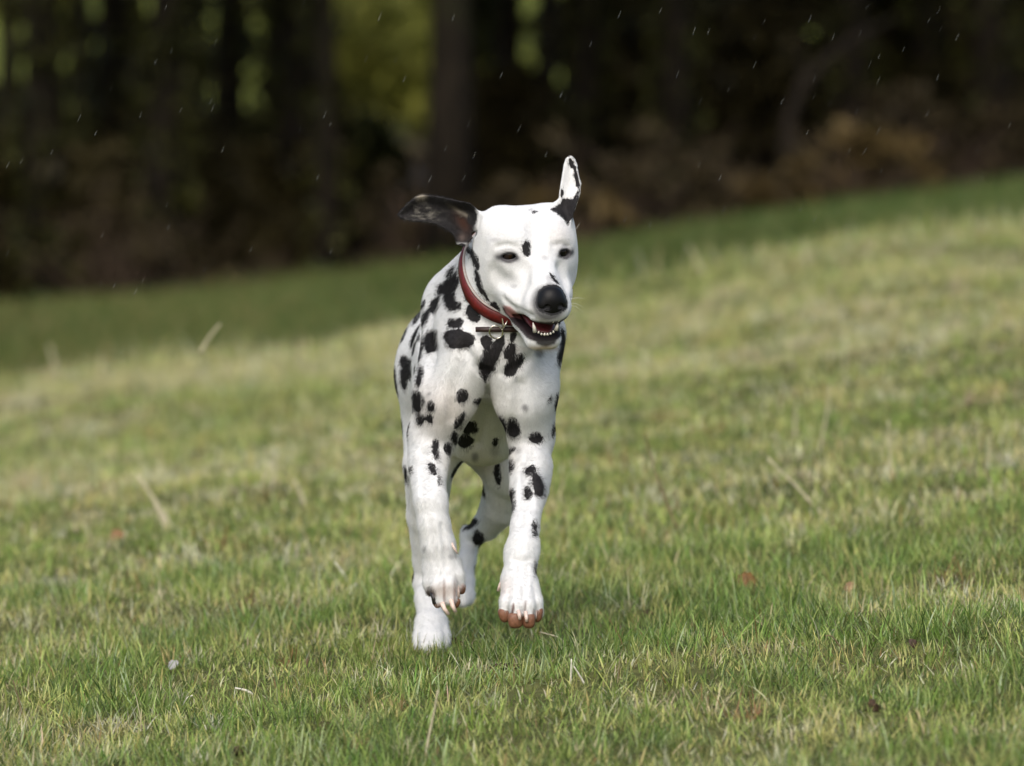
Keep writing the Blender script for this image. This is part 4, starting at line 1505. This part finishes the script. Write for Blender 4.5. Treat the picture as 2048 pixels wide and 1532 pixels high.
# ---- teeth, tongue
M_TOOTH = simple_mat('tooth_ivory', (.66, .63, .56), .28, .5, .08, 300)
M_TONGUE = simple_mat('wet_tongue', (.10, .018, .020), .30, .5, .25, 200, bump=.3)


def tooth(base, tip, r):
    b = np.asarray(base); t = np.asarray(tip)
    mid = b * .45 + t * .55 + HM[:, 1] * r * .25
    V, Q, T = tube([b, mid, t], [r, r * .72, r * .12], 8)
    return mesh_obj('tooth', V, [Q, T], M_TOOTH, dog)


def fpix(px_, py_, depth_f):
    """Point on the head's front at a picture place, depth_f ahead of the eyes (head units)."""
    y = HO[1] - depth_f * HK * .93
    return at(px_, py_, y)


for (bx, by, tx, ty, r, f_) in ((1070, 664, 1066, 645, 4.6, 84), (1112, 660, 1116, 645, 4.4, 84)):
    tooth(fpix(bx, by, f_), fpix(tx, ty, f_ + 5), r * HK)
for i, (x, y) in enumerate(((1077, 663), (1083, 666), (1089, 667), (1095, 667), (1101, 665), (1107, 662))):
    tooth(fpix(x, y + 3, 90), fpix(x + (-1) ** i * .5, y - 1.6 + .8 * (i % 3 == 1), 92), (2.7 - .4 * (i in (0, 5)) + .3 * (i == 2)) * HK)
for (bx, by, tx, ty, r, f_) in ((1107, 637, 1106, 646, 3.4, 100), (1118, 636, 1117, 644, 3, 96)):
    tooth(fpix(bx, by, f_), fpix(tx, ty, f_), r * HK)
tg = Group(.008)
tg.ell(hd(-3, 48, -128), np.array([27, 46, 7]) * HK, MM)
tg.ell(hd(-3, 10, -118), np.array([30, 50, 12]) * HK, MM)
tV, tQ = mesh_sdf(tg, hd(0, 40, -125) - .07, hd(0, 40, -125) + .07, .0018)
mesh_obj('tongue', tV, tQ, M_TONGUE, dog)

# ---- claws and pads
M_CLAW = simple_mat('claw_horn', (.66, .52, .45), .35, .5, .12, 200)
M_CLAW_D = simple_mat('claw_dark', (.025, .022, .022), .3, .5, .2, 200)
M_PAD = simple_mat('paw_pad_skin', (.185, .084, .047), .42, .4, .16, 260, bump=.35)


def claw(pts, r0, mat=M_CLAW, lab=None):
    q = [at(x, y, d) for x, y, d in pts]
    V, Q, T = tube(q, np.linspace(r0, r0 * .72, len(q)) * m_px(pts[0][2]), 8)
    o = mesh_obj('claw', V, [Q, T], mat, dog)
    if lab: o['label'] = lab


claw([(864, 1182, .038), (867, 1194, .031), (869, 1208, .030)], 6.0, M_CLAW_D, 'black claw of the dark toe')
claw([(884, 1206, .026), (889, 1218, .021), (897, 1229, .022)], 5.2)
claw([(902, 1200, .024), (906, 1213, .019), (911, 1224, .020)], 5.2)
claw([(914, 1172, .040), (916, 1184, .036), (917, 1195, .037)], 4.6)
claw([(903, 1086, .044), (909, 1097, .040), (915, 1107, .042)], 3.0)
claw([(1022, 1214, -.100), (1024, 1222, -.106), (1025, 1229, -.106)], 4.0)
claw([(1037, 1222, -.120), (1039, 1231, -.127), (1040, 1239, -.126)], 4.4)
claw([(1051, 1224, -.120), (1053, 1235, -.127), (1053, 1243, -.126)], 4.4)
claw([(1071, 1222, -.100), (1071, 1231, -.105), (1071, 1237, -.104)], 3.6)
claw([(1008, 1160, -.055), (1001, 1168, -.060), (996, 1182, -.058)], 4.2)
for (x, y, d, a, b, c, tl) in ((1010, 1229, -.093, 13.5, 15, 16.5, -20), (1031, 1240, -.111, 16, 16, 17.5, -6), (1058, 1241, -.111, 13.5, 16, 16.5, 4), (1076, 1229, -.091, 10, 14, 16.5, 14),
                           (877, 1205, .038, 12, 12, 10, -35), (911, 1205, .038, 10, 12, 11, 20), (923, 1177, .052, 9, 10, 12, 10), (1042, 1226, -.055, 28, 26, 24, 0)):
    V, Q, T = sphere((0, 0, 0), 1.0, None, 20, 14)
    V = np.sign(V) * np.abs(V) ** .72
    V = V / np.linalg.norm(V, axis=1).max() * 1.12 * np.array([a, b, c]) * m_px(d)
    ct, st = math.cos(R_(tl)), math.sin(R_(tl))
    V = np.stack([V[:, 0] * ct + V[:, 2] * st, V[:, 1], -V[:, 0] * st + V[:, 2] * ct], 1) + at(x, y, d)
    mesh_obj('paw_pad', V, [Q, T], M_PAD, dog)

# ---- collar
M_RED = simple_mat('red_leather', (.105, .006, .005), .45, .45, .25, 160, bump=.3)
M_LIN = simple_mat('grey_lining', (.36, .33, .31), .7, .3, .12, 200)
M_STRAP = simple_mat('brown_leather', (.026, .012, .009), .5, .45, .25, 160, bump=.3)
M_STEEL = simple_mat('bright_metal', (.72, .68, .60), .22, .5, .06, 80, metal=1.0)


def neck_only(P):
    d = trunk(P, .12)
    d = smin(d, neck(P, .1), .05)
    d = smin(d, breast(P, .08), .028)
    d = smin(d, leg_a(P, .08), .028)
    d = smin(d, leg_b(P, .08), .028)
    return d


cc_ = at(1037, 551, .104)
ax_ = at(1052, 505, .03) - at(985, 680, .22)
ax_ = np.array([.10, -.70, .58]); ax_ /= np.linalg.norm(ax_)
ux = np.cross(ax_, [0, 0, 1.0]); ux /= np.linalg.norm(ux)
uz = np.cross(ux, ax_); uz /= np.linalg.norm(uz)
if uz[2] < 0: uz = -uz
NA = 120
ths = np.linspace(0, 2 * np.pi, NA, endpoint=False)


def ring(offset, off_ax):
    out = []
    for th in ths:
        e_ = ux * math.cos(th) + uz * math.sin(th)
        rr_ = np.linspace(.03, .16, 140)
        pts = cc_ + ax_ * off_ax + rr_[:, None] * e_
        d = neck_only(pts)
        i = np.argmax(d > offset)
        out.append(rr_[i] if d[i] > offset else .11)
    out = np.array(out)
    for _ in range(6):
        out = (np.roll(out, 1) + out + np.roll(out, -1)) / 3
    return cc_ + ax_ * off_ax + out[:, None] * (ux * np.cos(ths)[:, None] + uz * np.sin(ths)[:, None])


def band(a0, a1, t, gap, name, mat, parent):
    rings = [ring(gap, a0), ring(gap + t, a0 + .001), ring(gap + t * 1.15, (a0 + a1) / 2), ring(gap + t, a1 - .001), ring(gap, a1)]
    V = np.concatenate(rings); Q = []
    for i in range(5):
        for j in range(NA):
            j2 = (j + 1) % NA; i2 = (i + 1) % 5
            Q.append((i * NA + j, i * NA + j2, i2 * NA + j2, i2 * NA + j))
    return mesh_obj(name, V, np.array(Q), mat, parent)


collar = band(-.0088, .0066, .0032, .001, 'collar', M_RED, dog)
band(.0070, .0096, .0026, .0005, 'collar_lining', M_LIN, collar)


def yb(px_, py_, lift=.004):
    """Depth of the coat's front surface at a picture place, lifted a little."""
    m = (np.abs(px - px_) < 4) & (np.abs(py - py_) < 4)
    return dV[m, 1].min() - lift if m.any() else .05


def flat_strap(p0, p1, w, t):
    a = np.asarray(p0); b = np.asarray(p1)
    d = b - a; d /= np.linalg.norm(d)
    n = np.array([0, -1.0, .15]); n -= d * (n @ d); n /= np.linalg.norm(n)
    s = np.cross(d, n)
    V = []
    for q in (a, a * .67 + b * .33, a * .33 + b * .67, b):
        for (i, j) in ((-1, -1), (1, -1), (1, 1), (-1, 1)):
            V.append(q + s * w / 2 * i + n * t / 2 * j)
    Q = [(0, 3, 2, 1), (12, 13, 14, 15)]
    for k2 in range(3):
        for j in range(4):
            Q.append((k2 * 4 + j, k2 * 4 + (j + 1) % 4, k2 * 4 + 4 + (j + 1) % 4, k2 * 4 + 4 + j))
    return np.array(V), np.array(Q)


ys = min(yb(985, 660), yb(960, 660)) - .006
V, Q = flat_strap(at(951, 659, ys + .004), at(1046, 659, ys + .006), .0078, .004)
mesh_obj('strap_end', V, Q, M_STRAP, collar, smooth=False)


def wire(pts, r, name, parent, closed=False):
    pts = np.array(pts)
    V, Q, T = tube(pts, r, 8)
    return mesh_obj(name, V, [Q, T], M_STEEL, parent)


th = np.linspace(0, 2 * np.pi, 40)
wire([at(992 + 15 * math.cos(t) * .75 + 9 * math.sin(t) * .8, 664 + 15 * math.sin(t) * .75 - 8 * math.cos(t) * .8, ys - .004 + .004 * math.sin(t)) for t in th], .0013, 'ring', collar)
wire([at(x, y, ys - .003) for x, y in ((999, 615), (1003, 630), (1006, 645), (1007, 657))], .0016, 'buckle', collar)
wire([at(x, y, ys - .004) for x, y in ((1007, 655), (1011, 649), (1015, 641))], .0012, 'buckle_tongue', collar)

# ---- whiskers
M_WHISK = simple_mat('whisker', (.75, .74, .70), .5, .3, .05, 50)
for (p0, p1, p2) in (((40, 78, -82), (60, 84, -84), (78, 78, -95)), ((42, 66, -88), (64, 70, -94), (82, 62, -108)), ((40, 84, -74), (60, 92, -70), (76, 90, -73)), ((62, -26, 20), (84, -22, 34), (98, -28, 50))):
    V, Q, T = tube([hd(*p0), hd(*p1), hd(*p2)], np.array([.9, .7, .25]) * HK * .35, 5)
    mesh_obj('whisker', V, [Q, T], M_WHISK, dog)
# =================================================================== SMALL THINGS IN THE GRASS
M_STRAW = simple_mat('dry_straw', (.52, .47, .32), .6, .3, .15, 120)
M_STEM = simple_mat('brown_stem', (.20, .15, .08), .7, .3, .25, 120)
M_PALE = simple_mat('bleached_straw', (.74, .71, .60), .55, .3, .1, 120)


def straw(label, pts, r_px, mat=M_STRAW, lift=.004, group='dry straws in the turf', flat=False):
    """A stalk: first picture place is its root on the turf, the others stand above it."""
    b = ground_hit(*pts[0])
    P = [b]
    for i, (x, y) in enumerate(pts[1:]):
        if flat:
            q = ground_hit(x, y) + np.array([0, 0, .012])
        else:
            q = at(x, y, b[1] - .006 * (i + 1))
        P.append(q)
    P = np.array(P); P[0, 2] -= .004
    if len(P) > 2:      # smooth the bend
        t = np.linspace(0, 1, len(P)); tt = np.linspace(0, 1, 9)
        P = np.stack([np.interp(tt, t, P[:, k2]) for k2 in range(3)], 1)
        P[1:-1] = (P[:-2] + 2 * P[1:-1] + P[2:]) / 4
    r = r_px * 1.7 * m_px(b[1])
    V, Q, T = tube(P, np.linspace(r, r * .45, len(P)), 6)
    o = mesh_obj('straw', V, [Q, T], mat, None, True, origin=b)
    tag(o, label, 'dry straw', group)
    return o


straw('longer pale straw of the slanting pair in the left middle grass', [(346, 1058), (312, 1006), (275, 950)], 3.2)
straw('shorter pale straw of the slanting pair in the left middle grass', [(334, 1062), (322, 1032), (308, 1010)], 2.8)
straw('blurred pale straw leaning right, left of the dog', [(515, 990), (530, 955), (545, 922)], 1.9)
straw('blurred upright pale straw left of the dog', [(542, 985), (549, 940), (552, 905)], 2.2)
straw('short blurred straw leaning left nearest the dog', [(612, 1010), (600, 985), (588, 960)], 2.8)
straw('thin straw pointing up left beside the hind paw', [(700, 1168), (686, 1146), (670, 1124)], 1.8, M_PALE)
straw('small straw lying crosswise beside the hind paw', [(684, 1181), (714, 1168)], 1.8, M_PALE)
straw('bright white cut straw lying left of the centre foreground', [(515, 1389), (493, 1381), (470, 1376)], 2.2, M_PALE)
straw('white blade curling up like a hook in the left foreground', [(366, 1420), (369, 1404), (376, 1394), (385, 1391)], 1.6, M_PALE)
straw('long thin straw standing in the centre foreground', [(848, 1522), (858, 1470), (868, 1425), (876, 1380)], 1.9, M_STRAW)
straw('pale straw lying at the bottom left corner', [(0, 1468), (48, 1464)], 2.0, M_STRAW)
straw('straw looping over the turf under the lifted fore paw', [(1150, 1302), (1120, 1275), (1080, 1264)], 1.5, M_STRAW)
straw('upright pale straw right below the lifted fore paw', [(1141, 1372), (1142, 1345), (1143, 1318)], 1.6, M_PALE)
straw('pale straw leaning left right below the lifted fore paw', [(1174, 1372), (1160, 1352), (1148, 1333)], 1.6, M_PALE)
straw('longest slanting straw in the grass right of the dog', [(1652, 1034), (1600, 980), (1536, 916)], 2.0, M_STRAW)
straw('thin brown stalk curving up right of the dog', [(1364, 1076), (1320, 975), (1303, 915), (1290, 868)], 1.6, M_STEM)
straw('blurred pale stalk leaning right in the right middle grass', [(1636, 915), (1645, 870), (1656, 815), (1660, 770)], 1.4, M_STRAW)
straw('short blurred stalk beside the leaning stalk at right', [(1590, 880), (1590, 845), (1593, 810)], 1.7, M_STRAW)
straw('blurred upright stalk in the far right grass', [(1785, 960), (1779, 900), (1777, 840)], 1.8, M_STRAW)
straw('pale blurred stalk leaning left on the crest at left', [(125, 775), (112, 735), (98, 690)], 2.2, M_STRAW)
straw('pale blurred stalk leaning right on the crest left of the dog', [(400, 700), (418, 675), (440, 648)], 2.2, M_STRAW)
straw('pale blurred stalk leaning left on the crest right of the dog', [(1412, 556), (1396, 525), (1378, 492)], 1.8, M_STRAW)
straw('dark thin stem bent over in the right foreground', [(1700, 1310), (1676, 1288), (1664, 1270), (1650, 1272)], 1.3, M_STEM)
straw('thin dark stem leaning left at the bottom left', [(48, 1442), (38, 1400), (26, 1360)], 1.3, M_STEM)


def leaf(label, px_, py_, size_px, mat, rot, tilt, seed):
    b = ground_hit(px_, py_) + np.array([0, -.015, .014])
    s = size_px * m_px(b[1])
    n = 9
    V, Q = [], []
    g = np.random.default_rng(seed)
    for i in range(n):
        t = i / (n - 1)
        w = math.sin(math.pi * (t * .92 + .04)) ** .8 * .36 * (1 + .25 * (i % 2))
        for j, sd in enumerate((-1, -.5, 0, .5, 1)):
            V.append(((t - .5), sd * w, .18 * abs(sd) * w + .12 * math.sin(t * 3.1) + g.normal(0, .012)))
    for i in range(n - 1):
        for j in range(4):
            a = i * 5 + j
            Q.append((a, a + 1, a + 6, a + 5))
    M = Matrix.Rotation(R_(rot), 3, 'Y') @ Matrix.Rotation(R_(tilt), 3, 'X')
    V = np.array(V) @ np.array(M).T * s + b
    o = mesh_obj('fallen_leaf', V, np.array(Q), mat, None, True, origin=b)
    md = o.modifiers.new('thick', 'SOLIDIFY'); md.thickness = .0008
    tag(o, label, 'fallen leaf')
    return o


M_LO = simple_mat('orange_leaf', (.15, .075, .020), .6, .3, .3, 90)
M_LR = simple_mat('salmon_leaf', (.22, .115, .050), .6, .3, .2, 90)
M_LB = simple_mat('dark_brown_leaf', (.055, .032, .020), .6, .3, .3, 90)
M_LT = simple_mat('tan_leaf', (.24, .15, .08), .6, .3, .3, 90)
M_LW = simple_mat('pale_feather', (.30, .30, .30), .6, .3, .08, 90)
leaf('orange brown fallen leaf in the grass right of the dog', 1492, 1178, 44, M_LO, 8, 60, 1)
leaf('blurred salmon leaf in the left middle grass', 235, 1084, 30, M_LR, -10, 70, 2)
leaf('dark brown curled leaf in the lower right foreground', 1824, 1304, 22, M_LB, 50, 65, 3)
leaf('tan leaf in the grass at the right', 1700, 1190, 26, M_LT, -25, 60, 4)
leaf('small grey white feather lying in the left foreground', 348, 1346, 24, M_LW, -38, 65, 5)


def clod(label, px_, py_, w_px, h_px, seed):
    g = np.random.default_rng(seed)
    b = ground_hit(px_, py_ + h_px * .4)
    s = m_px(b[1])
    V, Q, T = sphere((0, 0, 0), 1.0, None, 28, 18)
    n1 = vnoise(V[:, 0] * 1.7 + seed * 3, V[:, 1] * 1.7 + V[:, 2] * 2.3, 1.2, 4) - .5
    n2 = vnoise(V[:, 2] * 3 + seed, V[:, 0] * 3 + V[:, 1], 2.0, 3) - .5
    V = V * (1 + .9 * n1 + .5 * n2)[:, None] * np.array([w_px / 2, w_px / 2, h_px / 2]) * s + b + np.array([0, 0, h_px * .42 * s])
    o = mesh_obj('soil_clod', V, [Q, T], M_CLOD, None, True, origin=b)
    tag(o, label, 'soil clod', 'clods of soil in the foreground turf')


M_CLOD = simple_mat('dark_soil', (.060, .040, .026), .95, .1, .5, 140, bump=.8)
clod('largest brown soil clod in the left foreground turf', 516, 1426, 40, 22, 1)
clod('brown soil clod at the bottom edge left of the centre straw', 480, 1504, 34, 22, 2)
clod('brown soil clod left of the long centre straw', 655, 1452, 44, 18, 3)
clod('brown soil scuffed up beside the standing hind paw', 908, 1288, 30, 24, 4)
clod('flat brown soil patch below the two fore paws', 1010, 1334, 56, 14, 5)
clod('dark soil clod in the lower right foreground turf', 1745, 1414, 30, 26, 6)
clod('brown soil clod in the turf right of the lifted fore paw', 1290, 1228, 40, 16, 7)

# =================================================================== RAIN
g = np.random.default_rng(77)
RP = [(735, 118), (1125, 190), (205, 568), (790, 120), (660, 250), (1130, 195), (430, 85), (890, 300), (660, 500), (445, 298), (905, 32), (1240, 30), (1390, 60), (1420, 60), (1355, 145), (1180, 90),
      (1630, 155), (1665, 75), (1720, 65), (1400, 200), (1450, 35), (1530, 45), (1855, 225), (1715, 220), (1765, 345), (1680, 420), (1605, 418), (1450, 420), (1380, 440), (1335, 440), (1245, 538), (1265, 548),
      (1400, 330), (1540, 340), (1580, 340), (1700, 300), (1760, 260), (1615, 265), (1880, 20), (1725, 500), (1840, 432), (1960, 360), (2000, 415), (1660, 208), (1565, 205), (340, 100), (110, 60), (190, 265),
      (330, 15), (610, 5), (810, 160), (940, 245), (835, 495), (930, 355), (620, 595), (860, 355), (365, 220), (225, 175), (310, 125), (95, 595), (270, 1200 - 620), (1155, 450), (1250, 440), (1300, 450),
      (1095, 310), (1040, 255), (635, 355), (335, 410), (500, 500), (410, 540), (280, 230), (15, 505), (1740, 130), (1805, 95), (1460, 180), (1510, 130), (1320, 20), (1880, 60), (1860, 40), (2020, 250), (1955, 300)]
for _ in range(45):
    RP.append((g.uniform(-150, 2200), g.uniform(-60, 760)))
B = Parts()
for (x, y) in RP:
    yy = g.uniform(-.7, .9)
    c = at(x + g.uniform(-3, 3), y + g.uniform(-3, 3), yy)
    a = g.normal(.42, .05)
    d_ = np.array([math.sin(a), g.normal(0, .06), math.cos(a)])
    d_ /= np.linalg.norm(d_)
    ln = g.uniform(.0045, .0075); r = g.uniform(.00028, .00045)
    V, Q, T = tube([c - d_ * ln, c - d_ * ln * .5, c, c + d_ * ln * .55, c + d_ * ln], [r * .55, r * .95, r, r * .7, r * .2], 6)
    B.add(V, Q, T)
k = NT('rain_water')
p = k.n('ShaderNodeBsdfPrincipled', {'Base Color': rgb(.85, .87, .86), 'Roughness': .15, 'IOR': 1.33, 'Transmission Weight': .55})
tp = k.n('ShaderNodeBsdfTransparent', {'Color': rgb(1, 1, 1)})
rnd = k.n('ShaderNodeNewGeometry').outputs['Random Per Island']
fade = k.n('ShaderNodeMapRange', {'Value': rnd, 'To Min': .86, 'To Max': .985}).outputs[0]
tag(B.build('raindrops', k.surf(k.n('ShaderNodeMixShader', {0: fade, 1: p.outputs[0], 2: tp.outputs[0]}).outputs[0])), kind='stuff')
